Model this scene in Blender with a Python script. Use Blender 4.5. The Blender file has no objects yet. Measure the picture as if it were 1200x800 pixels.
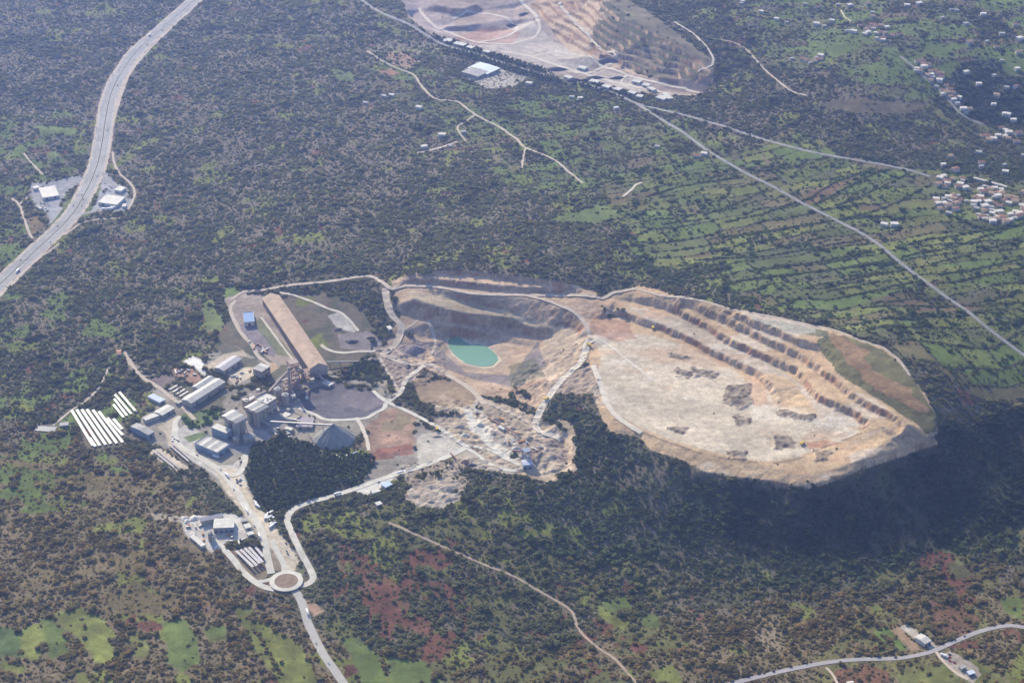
import bpy, math, random
import numpy as np
from mathutils import Vector
from mathutils.geometry import delaunay_2d_cdt

# ------------------------------------------------------------------ camera, sky, sun, exposure
R = math.radians
scene = bpy.context.scene
C = scene.collection
CAM_H, F, DEP = 1680.0, 2239.0, R(30)
cam = bpy.data.cameras.new('camera'); cam.sensor_width = 36; cam.lens = F/1200*36
cam.clip_start = 5; cam.clip_end = 60000
camo = bpy.data.objects.new('camera', cam); C.objects.link(camo)
camo.location = (0, 0, CAM_H); camo.rotation_euler = (R(90)-DEP, 0, 0)
scene.camera = camo

SUN_EL = R(31); SUN_TO = Vector((-0.42*math.cos(SUN_EL), 0.907*math.cos(SUN_EL), math.sin(SUN_EL)))
w = bpy.data.worlds.new('World'); scene.world = w; w.use_nodes = True
nt = w.node_tree; bg = nt.nodes['Background']
sky = nt.nodes.new('ShaderNodeTexSky'); sky.sky_type = 'NISHITA'; sky.sun_disc = False
sky.sun_elevation = SUN_EL; sky.sun_rotation = R(-24.8); sky.altitude = 300
nt.links.new(sky.outputs[0], bg.inputs[0]); bg.inputs[1].default_value = 0.13
sl = bpy.data.lights.new('sun', 'SUN'); sl.energy = 5.0; sl.angle = R(0.53); sl.color = (1.0, 0.87, 0.61)
so = bpy.data.objects.new('sun', sl); C.objects.link(so)
so.rotation_euler = (-SUN_TO).to_track_quat('-Z', 'Y').to_euler(); so.location = SUN_TO*9000
scene.view_settings.view_transform = 'Standard'; scene.view_settings.look = 'None'
scene.view_settings.exposure = 0.78; scene.view_settings.gamma = 1
scene.view_settings.use_curve_mapping = False
cy = scene.cycles
cy.max_bounces = 4; cy.diffuse_bounces = 2; cy.glossy_bounces = 1; cy.transmission_bounces = 1
cy.transparent_max_bounces = 4; cy.volume_bounces = 1; cy.use_denoising = True
cy.caustics_reflective = False; cy.caustics_refractive = False
HAZE_DENSITY = 7.8e-5; HAZE_COLOR = (0.31, 0.45, 1.0); HAZE_ANISO = 0.76

rng = np.random.default_rng(7); random.seed(7)

# ------------------------------------------------------------------ projection between the photograph and the land
CD, SD = math.cos(DEP), math.sin(DEP)
def ray(px, py):
    dx = (np.asarray(px, float)-600)/F; dy = -(np.asarray(py, float)-400)/F
    return dx, CD+dy*SD, -SD+dy*CD
def unproj(px, py, z):
    x, y, zz = ray(px, py); t = (z-CAM_H)/zz
    return x*t, y*t
def project(x, y, z):
    zz = z-CAM_H; d = y*CD-zz*SD; u = y*SD+zz*CD
    d = np.maximum(d, 1.0)
    return 600+F*x/d, 400-F*u/d

# ------------------------------------------------------------------ numpy helpers
def vnoise(x, y, scale, seed):
    g = np.random.default_rng(seed).random((256, 256)).astype(np.float32)
    u = np.asarray(x)/scale+1000.3; v = np.asarray(y)/scale+1000.7
    iu = np.floor(u).astype(int); iv = np.floor(v).astype(int)
    fu = u-iu; fv = v-iv; fu = fu*fu*(3-2*fu); fv = fv*fv*(3-2*fv)
    a = g[iu % 256, iv % 256]; b = g[(iu+1) % 256, iv % 256]; c = g[iu % 256, (iv+1) % 256]; d = g[(iu+1) % 256, (iv+1) % 256]
    return (a*(1-fu)+b*fu)*(1-fv)+(c*(1-fu)+d*fu)*fv
def fbm(x, y, scale, seed, octs=4, rough=0.5):
    s = 0; a = 1; tot = 0
    for k in range(octs):
        s = s+a*vnoise(x, y, scale/2**k, seed+k*17); tot += a; a *= rough
    return s/tot
def sstep(a, b, x):
    t = np.clip((x-a)/(b-a), 0, 1); return t*t*(3-2*t)
def inpoly(px, py, poly):
    n = len(poly); ins = np.zeros(np.shape(px), bool)
    P = np.array(poly, float)
    bb = (px >= P[:, 0].min()) & (px <= P[:, 0].max()) & (py >= P[:, 1].min()) & (py <= P[:, 1].max())
    idx = np.nonzero(bb)
    if len(idx[0]) == 0: return ins
    X = px[idx]; Y = py[idx]; r = np.zeros(X.shape, bool)
    for i in range(n):
        x0, y0 = P[i]; x1, y1 = P[(i+1) % n]
        if y0 == y1: continue
        c = ((Y < y0) != (Y < y1)) & (X < (x1-x0)*(Y-y0)/(y1-y0)+x0)
        r ^= c
    ins[idx] = r
    return ins
def catmull(pts, step):
    P = [np.array(p, float) for p in pts]
    if len(P) < 3:
        n = max(2, int(np.linalg.norm(P[1]-P[0])/step)+1)
        return [P[0]+(P[1]-P[0])*k/n for k in range(n+1)]
    P = [2*P[0]-P[1]]+P+[2*P[-1]-P[-2]]; out = []
    for i in range(1, len(P)-2):
        n = max(1, int(np.linalg.norm(P[i+1]-P[i])/step))
        for k in range(n):
            t = k/n
            out.append(0.5*((2*P[i])+(-P[i-1]+P[i+1])*t+(2*P[i-1]-5*P[i]+4*P[i+1]-P[i+2])*t*t+(-P[i-1]+3*P[i]-3*P[i+1]+P[i+2])*t**3))
    out.append(P[-2]); return out

# ------------------------------------------------------------------ survey points and break lines: (px, py, height)
PTS = [(-500,900,-20),(-400,600,0),(-400,300,5),(-400,0,20),(-300,-60,30),(300,-60,30),(800,-70,105),(1200,-70,130),(1600,-60,120),(1600,200,60),(1600,450,10),(1600,700,-50),(1600,950,-55),
 (0,900,-20),(400,900,-25),(800,900,-60),(1200,900,-55),
 (0,800,-15),(200,800,-15),(400,800,-20),(600,800,-35),(800,800,-52),(1000,800,-60),(1200,800,-52),
 (0,600,0),(0,700,-8),(140,600,0),(130,700,-10),(200,640,-3),(250,700,-8),(290,640,0),(335,680,-6),(300,600,0),(370,760,-15),(500,680,-12),(450,610,-3),(430,720,-16),(520,740,-24),(600,680,-30),(560,620,-7),(700,680,-47),(700,740,-48),(850,690,-60),(850,740,-60),(1050,690,-62),(1050,740,-62),
 (1200,690,-50),(1200,600,-32),(1200,520,-6),(1200,430,34),(1130,440,58),(1120,480,43),(1150,560,-4),(1150,480,34),(1150,620,-36),(1120,540,16),(1100,420,70),(760,545,12),(900,578,6),(980,580,4),(830,568,8),
 (760,560,6),(800,600,-20),(800,640,-44),(900,600,-12),(900,640,-38),(980,600,-15),(980,650,-46),(1050,560,4),(1050,600,-20),(1050,650,-48),(700,560,0),(700,600,-13),(640,600,-8),(620,575,-1),(690,520,8),
 (0,400,5),(0,200,5),(0,0,20),(150,100,8),(60,250,4),(150,0,15),(300,0,20),(300,100,22),(200,200,10),(200,300,8),(300,200,15),(320,300,22),(220,380,3),(130,330,4),(100,450,0),(200,460,0),(180,520,0),(250,520,0),(300,500,0),(330,440,0),(360,470,0),(420,470,0),(400,520,0),(350,560,0),(300,560,0),(240,440,0),(290,400,2),(340,390,4),(380,440,1),(230,540,0),(250,570,0),(260,620,0),(200,600,0),(300,640,-3),
 (420,290,40),(500,300,55),(560,300,66),(620,306,68),(680,318,64),(680,280,64),(760,320,60),(760,280,60),(850,335,74),(850,290,66),(950,360,76),(950,300,64),(1050,385,74),(1060,340,60),(1200,350,50),(1200,300,50),(1000,250,60),(1100,250,58),(1200,200,40),(1200,150,34),(1000,150,70),(1120,150,48),(1050,60,110),(1180,60,100),(1150,105,72),(1200,0,125),(1100,0,120),(980,0,90),(900,60,72),(900,0,82),(850,120,55),(800,150,50),(800,210,58),(900,200,60),(700,150,45),(600,150,38),(600,220,55),(500,200,45),(450,100,28),(400,200,30),(450,50,25),(560,100,32),(640,110,32),
 (480,20,22),(520,30,14),(560,15,20),(600,10,26),(600,40,24),(560,50,22),(620,60,26),(650,70,28),(700,85,30),(740,98,34),(770,108,36),(470,0,24),(660,45,30),(700,65,34),(725,78,38),(760,88,40),(790,88,44),(640,20,42),(630,0,44),
 (700,0,84),(730,20,86),(765,35,86),(800,52,84),(825,68,78),(832,84,68),(838,98,52),(670,0,66),
 (420,370,12),(400,400,5),(450,440,0),(470,470,0),(520,510,0),(560,530,0),(600,545,0),(545,570,-2),(500,590,-3),(600,500,0),(570,480,0),(560,460,-4),(520,450,-4),(490,432,-2),(470,412,2),(460,390,10),(455,362,25),(463,342,38),(440,332,36),(410,327,32),(380,330,27),(340,335,20),(300,340,12),(270,350,5),(380,360,14),(430,345,28),
 (500,396,0),(515,412,-4),(528,426,-4),(545,440,-3),(590,437,-3),(596,420,-5),(612,445,-2),(640,430,3),(660,412,14),(672,398,22),(655,400,12),(640,412,4),(600,460,-4),(625,465,0),
 (660,470,15),(670,450,22),(690,490,18),(650,500,8),
 (710,360,47),(720,352,47),(700,375,38),(697,392,33),(740,390,32),(800,430,32),(860,470,32),(920,500,32),(760,470,32),(820,510,31),(965,512,34),(995,515,40)]
LINES = []
def line(*p): LINES.append(list(p))
def bench(toe, back=2.6):
    """toe polyline of (px, py, z, height): adds the toe and its crest just behind and above"""
    T = [(*unproj(a, b, z), z, h) for a, b, z, h in toe]
    LINES.append([('w', x, y, z) for x, y, z, h in T])
    cr = []
    for i, (x, y, z, h) in enumerate(T):
        a = T[max(0, i-1)]; b = T[min(len(T)-1, i+1)]
        dx, dy = b[0]-a[0], b[1]-a[1]; l = math.hypot(dx, dy)
        cr.append(('w', x-dy/l*back, y+dx/l*back, z+h))
    LINES.append(cr)
def B(z, h, pts, taper0=1, taper1=1, back=3.0):
    n = len(pts); hs = [h]*n; hs[0] = h*taper0; hs[-1] = h*taper1
    bench([(p[0], p[1], z, p[2] if len(p) > 2 else hs[i]) for i, p in enumerate(pts)], back)
# right pit: four benches stepping up to the rim
B(32, 10, [(717,371),(732,373),(753,381),(765,384),(784,392),(798,398),(813,405),(838,419),(860,429),(884,440),(902,456),(912,474,2)], .6, 0)
B(44, 10, [(738,353,5),(756,356),(778,362),(795,370),(810,378),(825,385),(845,399),(864,408),(890,420),(911,429),(932,437),(944,453),(956,468),(982,481),(1000,488),(1014,500),(1006,507,2)])
B(56, 10, [(801,358,6),(819,366),(830,371),(849,379),(872,390),(896,403),(914,411),(930,417),(950,430),(965,442),(978,451),(1000,470),(1012,476),(1030,485),(1045,492),(1058,502),(1051,508,2)])
B(68, 10, [(857,370,6),(866,375),(884,384),(905,391),(923,399),(935,404),(954,409),(961,413,4)])
line((970,424,68),(979,435,68),(1000,449,67),(1024,465,65),(1045,477,63),(1067,492,59),(1080,501,56))
line((962,405,76),(985,420,76),(1010,438,75),(1040,458,72),(1070,478,66),(1088,496,58))
line((750,337,56),(771,345,60),(800,349,68),(824,354,71),(860,364,80),(884,368,81),(914,374,82),(978,388,82),(1012,401,84),(1033,408,84),(1054,423,81),(1065,440,77),(1083,462,71),(1093,477,66),(1097,492,58))
line((705,347,48),(725,344,51),(740,342,54))
# platform edge over the forest and the foot of its bank
line((697,430,33),(701,445,33),(710,472,32),(720,490,31),(750,504,31),(775,514,31),(815,528,30),(850,536,30),(897,544,29),(937,556,27),(975,550,30),(1000,541,36),(1030,524,46),(1078,509,53))
line((698,467,28),(706,492,26),(714,505,25),(747,512,25),(759,526,24),(792,536,23),(822,551,21),(848,557,21),(897,563,20),(937,570,19),(975,563,24),(1000,552,29),(1030,533,41),(1080,516,49),(1098,508,54))
# far quarry at the top: crescent cuts
line((513,6,35),(530,10,35),(545,10,35),(561,5,35)); line((514,14,21),(530,19,20),(547,19,20),(566,11,22))
line((525,31,25),(550,29,26),(570,27,26),(590,23,27),(602,24,25)); line((527,36,15),(550,37,14),(575,38,14),(593,36,14),(606,30,17))
line((468,-6,38),(476,12,37),(485,24,35),(500,34,31)); line((486,-6,20),(493,12,18),(505,26,18),(512,36,19))
line((690,66,44),(705,62,46),(722,66,46),(732,76,42)); line((694,70,33),(708,70,31),(724,75,31),(734,80,34))
line((775,90,50),(800,93,50),(825,97,48),(836,101,44)); line((772,95,42),(790,100,38),(815,107,36),(828,110,34))
# left pit: wall above the haul road
B(46, 9, [(471,333,3),(512,333),(545,337),(587,341),(617,343),(655,344),(698,346,2)])
B(56, 9, [(480,323,1),(515,322),(550,323),(585,327),(620,331),(655,336),(690,341,1)])
line((475,337,45),(512,339,46),(556,346,46),(587,347.5,46),(617,349,46),(640,354,45),(660,362,43),(678,372,40),(687,384,37))
line((495,342,43),(512,346,40),(540,354,34),(580,363,29),(610,370,26),(640,378,23),(662,384,21),(676,390,22))
line((485,350,41),(510,358,37),(530,364,32),(560,369,28),(600,373,24),(640,384,20),(652,390,14))
line((486,368,20),(495,375,16),(520,378,14),(545,381,11),(562,382,9))
line((569,376.5,17),(585,377,17),(601,377,18),(622,380.5,17),(640,387,15))
line((566,384,8),(592,389,4),(610,392,3),(625,395,3),(641,396,5))
line((497,378.5,15),(515,381.5,13),(537,384.5,10.5),(559,387.5,8),(580,392,4),(600,395,3),(618,399,1),(634,402,1))
line((499,386,8),(520,388,5),(545,390.5,2),(563,393.5,-1),(590,401,-3),(613,405,-4),(628,408,-3))
line((655,492,9),(668,502,11),(673,520,9),(673,548,3)); line((650,514,0),(662,520,-3),(666,535,-5),(664,550,-4))
LAKE = [(526,400),(529,397),(535,396),(546,398),(557,402),(571,407),(581,416),(583,421),(576,427),(565,428.5),(547,425),(533,415),(527,406)]
lc = np.mean(LAKE, axis=0)
line(*[(lc[0]+(p[0]-lc[0])*1.10, lc[1]+(p[1]-lc[1])*1.14, -5.4) for p in LAKE+LAKE[:1]])
line(*[(lc[0]+(p[0]-lc[0])*0.93, lc[1]+(p[1]-lc[1])*0.93, -10) for p in LAKE+LAKE[:1]])
line((687,400,32),(684,415,28),(675,430,24),(655,450,18),(641,470,12),(631,490,5),(628,500,3),(640,510,2))
# clay pit
line((437,492,0),(447,484,0),(480,481,0),(487,500,0),(482,522,0),(440,536,-1),(432,515,0),(437,492,0)); line((446,502,-5),(470,497,-5),(476,514,-7),(450,519,-7),(446,502,-5))
# aggregate mounds and cuts of the crusher yard
line((540,478,7),(560,490,7),(590,512,8),(620,530,5)); line((528,486,-2),(550,500,-2),(580,523,-2)); line((575,470,-4),(600,485,-3),(635,505,-2))

verts = []; edges = []
def addp(p):
    if p[0] == 'w': verts.append((float(p[1]), float(p[2]), float(p[3])))
    else:
        x, y = unproj(p[0], p[1], p[2]); verts.append((float(x), float(y), float(p[2])))
    return len(verts)-1
for p in PTS: addp(p)
for L in LINES:
    ids = [addp(p) for p in L]
    edges += list(zip(ids[:-1], ids[1:]))
for X in (-9000, -4500, 0, 4500, 9000):
    for Y, Z in ((-3000, -30), (9000, 40), (20000, 0)): verts.append((X, Y, Z))
    if X: verts.append((X, 3000, 0))
V2 = [Vector((a, b)) for a, b, c in verts]
ov, oe, of, ovi, oei, ofi = delaunay_2d_cdt(V2, edges, [], 0, 0.01, True)
tz = np.zeros(len(ov)); orig = np.array(verts)
for i, src in enumerate(ovi):
    if src: tz[i] = np.mean([verts[s][2] for s in src])
    else:
        d = np.hypot(orig[:, 0]-ov[i].x, orig[:, 1]-ov[i].y); k = np.argsort(d)[:2]
        tz[i] = np.average(orig[k, 2], weights=1/(d[k]+.1))
txy = np.array([(v.x, v.y) for v in ov])

# rectilinear ground grid: fine over the quarry, coarser to the horizon
def spaced(segs, lo, hi):
    a = []
    for s, e, st in segs: a += list(np.arange(s, e, st))
    a.append(segs[-1][1]); left = []; v = a[0]; d = 10
    while v > lo: v -= d; d *= 1.35; left.append(v)
    v = a[-1]; d = 10; right = []
    while v < hi: v += d; d *= 1.35; right.append(v)
    return np.array(left[::-1]+a+right)
gx = spaced([(-1500,-640,4.0),(-640,700,2.0),(700,1500,4.0)], -9000, 9000)
gy = spaced([(1900,2330,3.0),(2330,3220,2.0),(3220,4950,4.0)], -2500, 19000)
GX, GY = np.meshgrid(gx, gy, indexing='ij')
# natural relief = the same TIN blurred, quarry keeps its edges
def raster(XX, YY, xs, ys):
    Z = np.full(XX.shape, np.nan)
    for f in of:
        if len(f) != 3: continue
        a, b, c = (txy[i] for i in f); za, zb, zc = (tz[i] for i in f)
        x0, x1 = min(a[0], b[0], c[0]), max(a[0], b[0], c[0]); y0, y1 = min(a[1], b[1], c[1]), max(a[1], b[1], c[1])
        i0, i1 = np.searchsorted(xs, x0), np.searchsorted(xs, x1, 'right'); j0, j1 = np.searchsorted(ys, y0), np.searchsorted(ys, y1, 'right')
        if i0 >= i1 or j0 >= j1: continue
        X = XX[i0:i1, j0:j1]; Y = YY[i0:i1, j0:j1]
        d = (b[1]-c[1])*(a[0]-c[0])+(c[0]-b[0])*(a[1]-c[1])
        if abs(d) < 1e-9: continue
        l1 = ((b[1]-c[1])*(X-c[0])+(c[0]-b[0])*(Y-c[1]))/d; l2 = ((c[1]-a[1])*(X-c[0])+(a[0]-c[0])*(Y-c[1]))/d; l3 = 1-l1-l2
        m = (l1 >= -1e-9) & (l2 >= -1e-9) & (l3 >= -1e-9)
        Z[i0:i1, j0:j1][m] = (l1*za+l2*zb+l3*zc)[m]
    Z[np.isnan(Z)] = 0
    return Z
# uniform 2 m lattice of the pits, uniform 8 m lattice of the country around
def blur(Z, r, n=3):
    for _ in range(n):
        for ax in (0, 1):
            P = np.pad(Z, [(r+1, r) if k == ax else (0, 0) for k in (0, 1)], mode='edge')
            c = np.cumsum(P, axis=ax)
            Z = ((c[2*r+1:] - c[:-2*r-1]) if ax == 0 else (c[:, 2*r+1:]-c[:, :-2*r-1]))/(2*r+1)
    return Z
cx = np.arange(-9000, 9001, 10.0); cyy = np.arange(-2500, 19001, 10.0)
CX, CY = np.meshgrid(cx, cyy, indexing='ij')
ZC = blur(raster(CX, CY, cx, cyy), 4)
fx = np.arange(-660, 722, 2.0); fy = np.arange(2310, 3242, 2.0)
FX, FY = np.meshgrid(fx, fy, indexing='ij')
ZF = blur(raster(FX, FY, fx, fy), 1, 1)
def bil(Z, xs, ys, X, Y):
    st = xs[1]-xs[0]; u = np.clip((X-xs[0])/st, 0, len(xs)-1.001); v = np.clip((Y-ys[0])/st, 0, len(ys)-1.001)
    iu = u.astype(int); iv = v.astype(int); fu = u-iu; fv = v-iv
    return (Z[iu, iv]*(1-fu)+Z[iu+1, iv]*fu)*(1-fv)+(Z[iu, iv+1]*(1-fu)+Z[iu+1, iv+1]*fu)*fv
QTOP = [(455,-14),(720,-16),(850,60),(850,112),(780,120),(650,100),(520,52),(455,20)]
QUARRY = [(262,352),(340,330),(455,316),(560,304),(660,316),(750,328),(860,350),(1000,380),(1070,410),(1110,470),(1108,515),(1030,545),(940,577),(830,562),(750,520),(712,512),(690,470),(680,555),(600,565),(520,560),(440,545),(425,480),(440,420),(440,345),(300,352)]
QW = [unproj(a, b, 40 if a > 450 else 10) for a, b in QUARRY]
QW = [(float(a), float(b)) for a, b in QW]
qm = inpoly(FX, FY, QW).astype(float); QM = blur(qm, 7, 2)
TERR = [(unproj(*p)) for p in [(622,-5,60),(645,30,40),(668,58,34),(700,70,36),(740,84,40),(790,92,46),(815,80,80),(836,70,96),(800,44,106),(755,20,112),(712,-12,112)]]
TERR = [(float(a), float(b)) for a, b in TERR]
tx = np.arange(-420, 640, 3.0); ty = np.arange(3740, 4950, 3.0)
TX, TY = np.meshgrid(tx, ty, indexing='ij')
ZT = blur(raster(TX, TY, tx, ty), 1, 1)
QT = blur(inpoly(TX, TY, [tuple(float(v) for v in unproj(a, b, 40)) for a, b in QTOP]).astype(float), 8, 2)
LP = [tuple(float(v) for v in unproj(a, b, z)) for a, b, z in [(465,336,46),(620,350,46),(690,372,42),(680,395,20),(640,410,0),(600,440,-5),(520,440,-5),(490,400,5),(470,370,20)]]
def height(X, Y, detail=True):
    X = np.asarray(X, float); Y = np.asarray(Y, float)
    # ragged rock: warp the lookup so that faces break into ribs
    wx = (fbm(X, Y, 9, 11, 3, .6)-.5)*8.5; wy = (fbm(X, Y, 9, 12, 3, .6)-.5)*8; cal = np.where(inpoly(X, Y, LP), .6, 1.0); wx = wx*cal; wy = wy*cal
    a = bil(QM, fx, fy, X, Y)*((X > fx[0]) & (X < fx[-1]) & (Y > fy[0]) & (Y < fy[-1]))
    zf = bil(ZF, fx, fy, X+wx*a, Y+wy*a)
    zc = bil(ZC, cx, cyy, X, Y)
    b = bil(QT, tx, ty, X, Y)*((X > tx[0]) & (X < tx[-1]) & (Y > ty[0]) & (Y < ty[-1]))
    zt = bil(ZT, tx, ty, X+wx*b*.5, Y+wy*b*.5)
    z = zc*(1-a-b)+zf*a+zt*b; a = np.maximum(a, b*.8)
    z = z+(fbm(X, Y, 260, 21, 3)-.5)*9*(1-a)+(fbm(X, Y, 60, 23, 2)-.5)*2.0*(1-a)
    t = inpoly(X, Y, TERR)
    if t.any():
        zz = z[t]+(fbm(X[t], Y[t], 90, 5, 2)-.5)*9; s = 8.5; q = np.floor(zz/s); r = zz/s-q
        z[t] = (q+sstep(.55, .85, r))*s
    # level ground of the works
    fl = sstep(1.3, .9, np.hypot((X+330)/300, (Y-2590)/260)); z = z*(1-fl*.85)
    return z
Z0 = height(GX, GY)
PX, PY = project(GX, GY, Z0)

# rough ground where rock is tipped
RUB = [[(500,470),(545,468),(600,478),(660,500),(672,545),(620,560),(560,528),(510,505)],[(600,440),(690,395),(690,430),(640,490),(600,470)],[(440,410),(520,400),(520,440),(450,470)],[(470,545),(560,535),(590,550),(540,580),(500,600),(465,575)],
 [(636,455),(700,440),(704,465),(650,462)],[(850,452),(878,450),(884,472),(868,480),(846,470)],[(910,479),(955,487),(950,493),(915,488)],[(905,510),(930,512),(930,525),(908,525)],[(790,430),(812,436),(808,444),(792,440)],[(810,430),(842,436),(838,444),(815,440)],[(857,487),(880,488),(878,500),(862,498)],[(780,498),(806,502),(800,508),(782,504)],[(852,529),(876,529),(874,537),(855,536)],
 [(780,412),(812,418),(805,422),(784,418)],[(958,530),(975,530),(968,540),(955,540)],[(1032,500),(1050,504),(1046,511),(1034,506)]]
rub = np.zeros(GX.shape)
for k, p in enumerate(RUB): rub = np.maximum(rub, inpoly(PX+(fbm(GX, GY, 14, 31)-.5)*9, PY+(fbm(GX, GY, 14, 32)-.5)*6, p)*(1.0 if k < 5 else .8))
Z0 = Z0+rub*(fbm(GX, GY, 8, 41, 3, .7)-.30)*7.0
gzx = np.gradient(Z0, gx, axis=0); gzy = np.gradient(Z0, gy, axis=1)
SLOPE = np.hypot(gzx, gzy)
def ground(x, y):
    x = np.atleast_1d(np.asarray(x, float)); y = np.atleast_1d(np.asarray(y, float))
    i = np.clip(np.searchsorted(gx, x)-1, 0, len(gx)-2); j = np.clip(np.searchsorted(gy, y)-1, 0, len(gy)-2)
    u = np.clip((x-gx[i])/(gx[i+1]-gx[i]), 0, 1); v = np.clip((y-gy[j])/(gy[j+1]-gy[j]), 0, 1)
    return (Z0[i, j]*(1-u)+Z0[i+1, j]*u)*(1-v)+(Z0[i, j+1]*(1-u)+Z0[i+1, j+1]*u)*v
def hit(px, py):
    """where the line of sight through a pixel of the photograph meets the land"""
    px = np.atleast_1d(np.asarray(px, float)); py = np.atleast_1d(np.asarray(py, float))
    dx, dy, dz = ray(px, py)
    zs = np.arange(160, -90, -1.0); best = np.full(px.shape, np.nan)
    for z in zs:
        t = (z-CAM_H)/dz; g = ground(dx*t, dy*t)
        m = np.isnan(best) & (g >= z); best[m] = z+.5
    best[np.isnan(best)] = 0
    t = (best-CAM_H)/dz
    return dx*t, dy*t, ground(dx*t, dy*t)

# ------------------------------------------------------------------ colours of the ground, as soil, grass and rock, with some shade and haze painted in
def mix(col, m, c, var=0.0, seed=0, sc=20):
    c = np.array(c, float); m = np.asarray(m, float); i = np.nonzero(m > 0)
    if not len(i[0]): return col
    mm = m[i][:, None]; cc = c
    if var: cc = c*(1+(fbm(GX[i], GY[i], sc, 500+seed, 3)-.5)[:, None]*var*2)
    col[i] = col[i]*(1-mm)+cc*mm
    return col
n1 = fbm(GX, GY, 120, 61, 4); n2 = fbm(GX, GY, 34, 62, 4); n3 = fbm(GX, GY, 9, 63, 2)
jx = (fbm(GX, GY, 26, 64, 3)-.5)*10; jy = (fbm(GX, GY, 26, 65, 3)-.5)*6
JX, JY = PX+jx, PY+jy
SOIL = np.array((0.158, 0.132, 0.092)); OLIVE = (0.105, 0.104, 0.062); GREEN = (0.115, 0.155, 0.038); YGREEN = (0.165, 0.180, 0.045); RED = (0.15, 0.070, 0.048); SAND = (0.49, 0.355, 0.215); PALE = (0.53, 0.455, 0.34); WHITE = (0.70, 0.67, 0.60); GREY = (0.30, 0.28, 0.27); PURP = (0.17, 0.145, 0.15)
col = np.ones(GX.shape+(3,))*SOIL
col = mix(col, sstep(.45, .65, n2), OLIVE)
dens = np.ones(GX.shape)                       # how thick the scrub stands
def glades(poly, thr, colour, keep, seed, sc=70, aniso=(1, 1), rot=0.0):
    global col, dens
    m = inpoly(JX, JY, poly)
    if not m.any(): return
    X, Y = GX[m], GY[m]; c, s = math.cos(rot), math.sin(rot); U = (X*c+Y*s)/aniso[0]; V = (-X*s+Y*c)/aniso[1]
    g = sstep(thr, thr+.05, fbm(U, V, sc, seed, 3)); gg = np.zeros(GX.shape); gg[m] = g
    col = mix(col, gg, colour, .25, seed); dens = dens*(1-gg*(1-keep))
SEEDX = []; SEEDY = []
def plots(poly, ang, wv, wu, cols, seed, keep=.2, strength=.75, hedge=.75):
    """small walled plots: own soil or crop each, a dark wall and shrubs along the borders"""
    global col, dens
    m = inpoly(JX, JY, poly); i = np.nonzero(m)
    if not len(i[0]): return
    X, Y = GX[i], GY[i]; c, s_ = math.cos(ang), math.sin(ang); bend = (fbm(X, Y, 240, seed, 2)-.5)*90
    U = X*c+Y*s_; V = -X*s_+Y*c+bend+(fbm(X, Y, 75, seed+9, 2)-.5)*34; V = V+34*(vnoise(V*0+3, V, 95, seed)-.5); r = np.floor(V/wv); fv = V/wv-r; h1 = np.modf(np.abs(np.sin(r*12.9898+seed)*43758.5))[0]
    L = wu*(.6+1.1*h1); q = np.floor(U/L+h1*7); fu = U/L+h1*7-q; h2 = np.modf(np.abs(np.sin(r*78.233+q*37.719+seed)*43758.5))[0]; h3 = np.modf(h2*97.3)[0]
    cc = np.array(cols)[(h2*len(cols)).astype(int)]*(.75+.5*h3)[:, None]; wood = h3 > .80
    rowv = 1+.16*np.sin(V*1.9); cc = cc*rowv[:, None]; st_ = np.where(wood, .1, strength)[:, None]; col[i] = col[i]*(1-st_)+cc*st_; dens[i] = np.where(wood, dens[i], np.minimum(dens[i], keep*(.4+1.4*h3)))
    bd = np.minimum(np.minimum(fv, 1-fv)*wv, np.minimum(fu, 1-fu)*L); e = bd < 2.2; ii0, ii1 = i[0][e], i[1][e]; col[ii0, ii1] = (.062,.055,.042)
    k = rng.random(e.sum()) < hedge*.36; SEEDX.append(X[e][k]); SEEDY.append(Y[e][k])
ALL = [(-700,-90),(1900,-90),(1900,1100),(-700,1100)]
glades(ALL, .66, YGREEN, .4, 71, 60)
glades(ALL, .74, RED, .6, 72, 40)
glades([(-60,340),(60,330),(130,380),(190,440),(170,470),(130,520),(190,580),(60,600),(-60,600)], .53, GREEN, .25, 73, 45)
glades([(-60,130),(90,130),(110,200),(40,270),(20,330),(-60,330)], .54, GREEN, .3, 74, 45)
glades([(-60,530),(200,560),(250,680),(200,720),(-60,720)], .60, (.15,.12,.055), .6, 75, 60)
glades([(430,60),(560,100),(800,130),(900,215),(830,300),(740,300),(700,240),(600,220),(520,150)], .50, GREEN, .3, 76, 45)
FIELDS = [(700,215),(830,190),(930,150),(1000,190),(1240,215),(1300,480),(1160,470),(1090,425),(990,385),(870,345),(770,310)]
glades(FIELDS, .40, YGREEN, .14, 77, 60, (3.0, .8), R(20))
glades(FIELDS, .60, (.12,.085,.05), .4, 78, 70, (3.0, .8), R(20))
glades(FIELDS, .55, GREEN, .12, 79, 50, (2.5, .7), R(20))
PC = [(.135,.165,.040),(.170,.180,.048),(.115,.130,.048),(.110,.155,.038),(.160,.125,.065),(.100,.105,.052),(.150,.170,.045)]
plots(FIELDS, R(20), 40, 95, PC, 3)
plots([(430,90),(520,100),(600,140),(700,150),(800,140),(880,205),(830,260),(740,290),(700,240),(600,225),(530,160)], R(14), 42, 80, PC, 5, .45, .5, .6)
plots([(880,-40),(1260,-40),(1260,190),(1120,180),(1080,120),(960,100),(880,60)], R(-28), 48, 95, PC, 8, .35, .6, .6)
glades([(840,-40),(1260,-40),(1260,150),(1150,120),(1040,110),(920,60)], .48, GREEN, .2, 80, 60, (2, 1), R(15))
glades([(360,600),(480,590),(640,640),(760,660),(800,740),(840,830),(400,830),(380,730)], .55, (.13,.13,.05), .45, 81, 45)
glades([(395,650),(520,640),(560,700),(530,780),(470,790),(430,720)], .54, RED, .5, 82, 34)
glades([(560,680),(740,680),(760,760),(680,800),(560,760)], .60, RED, .5, 83, 40)
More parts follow.
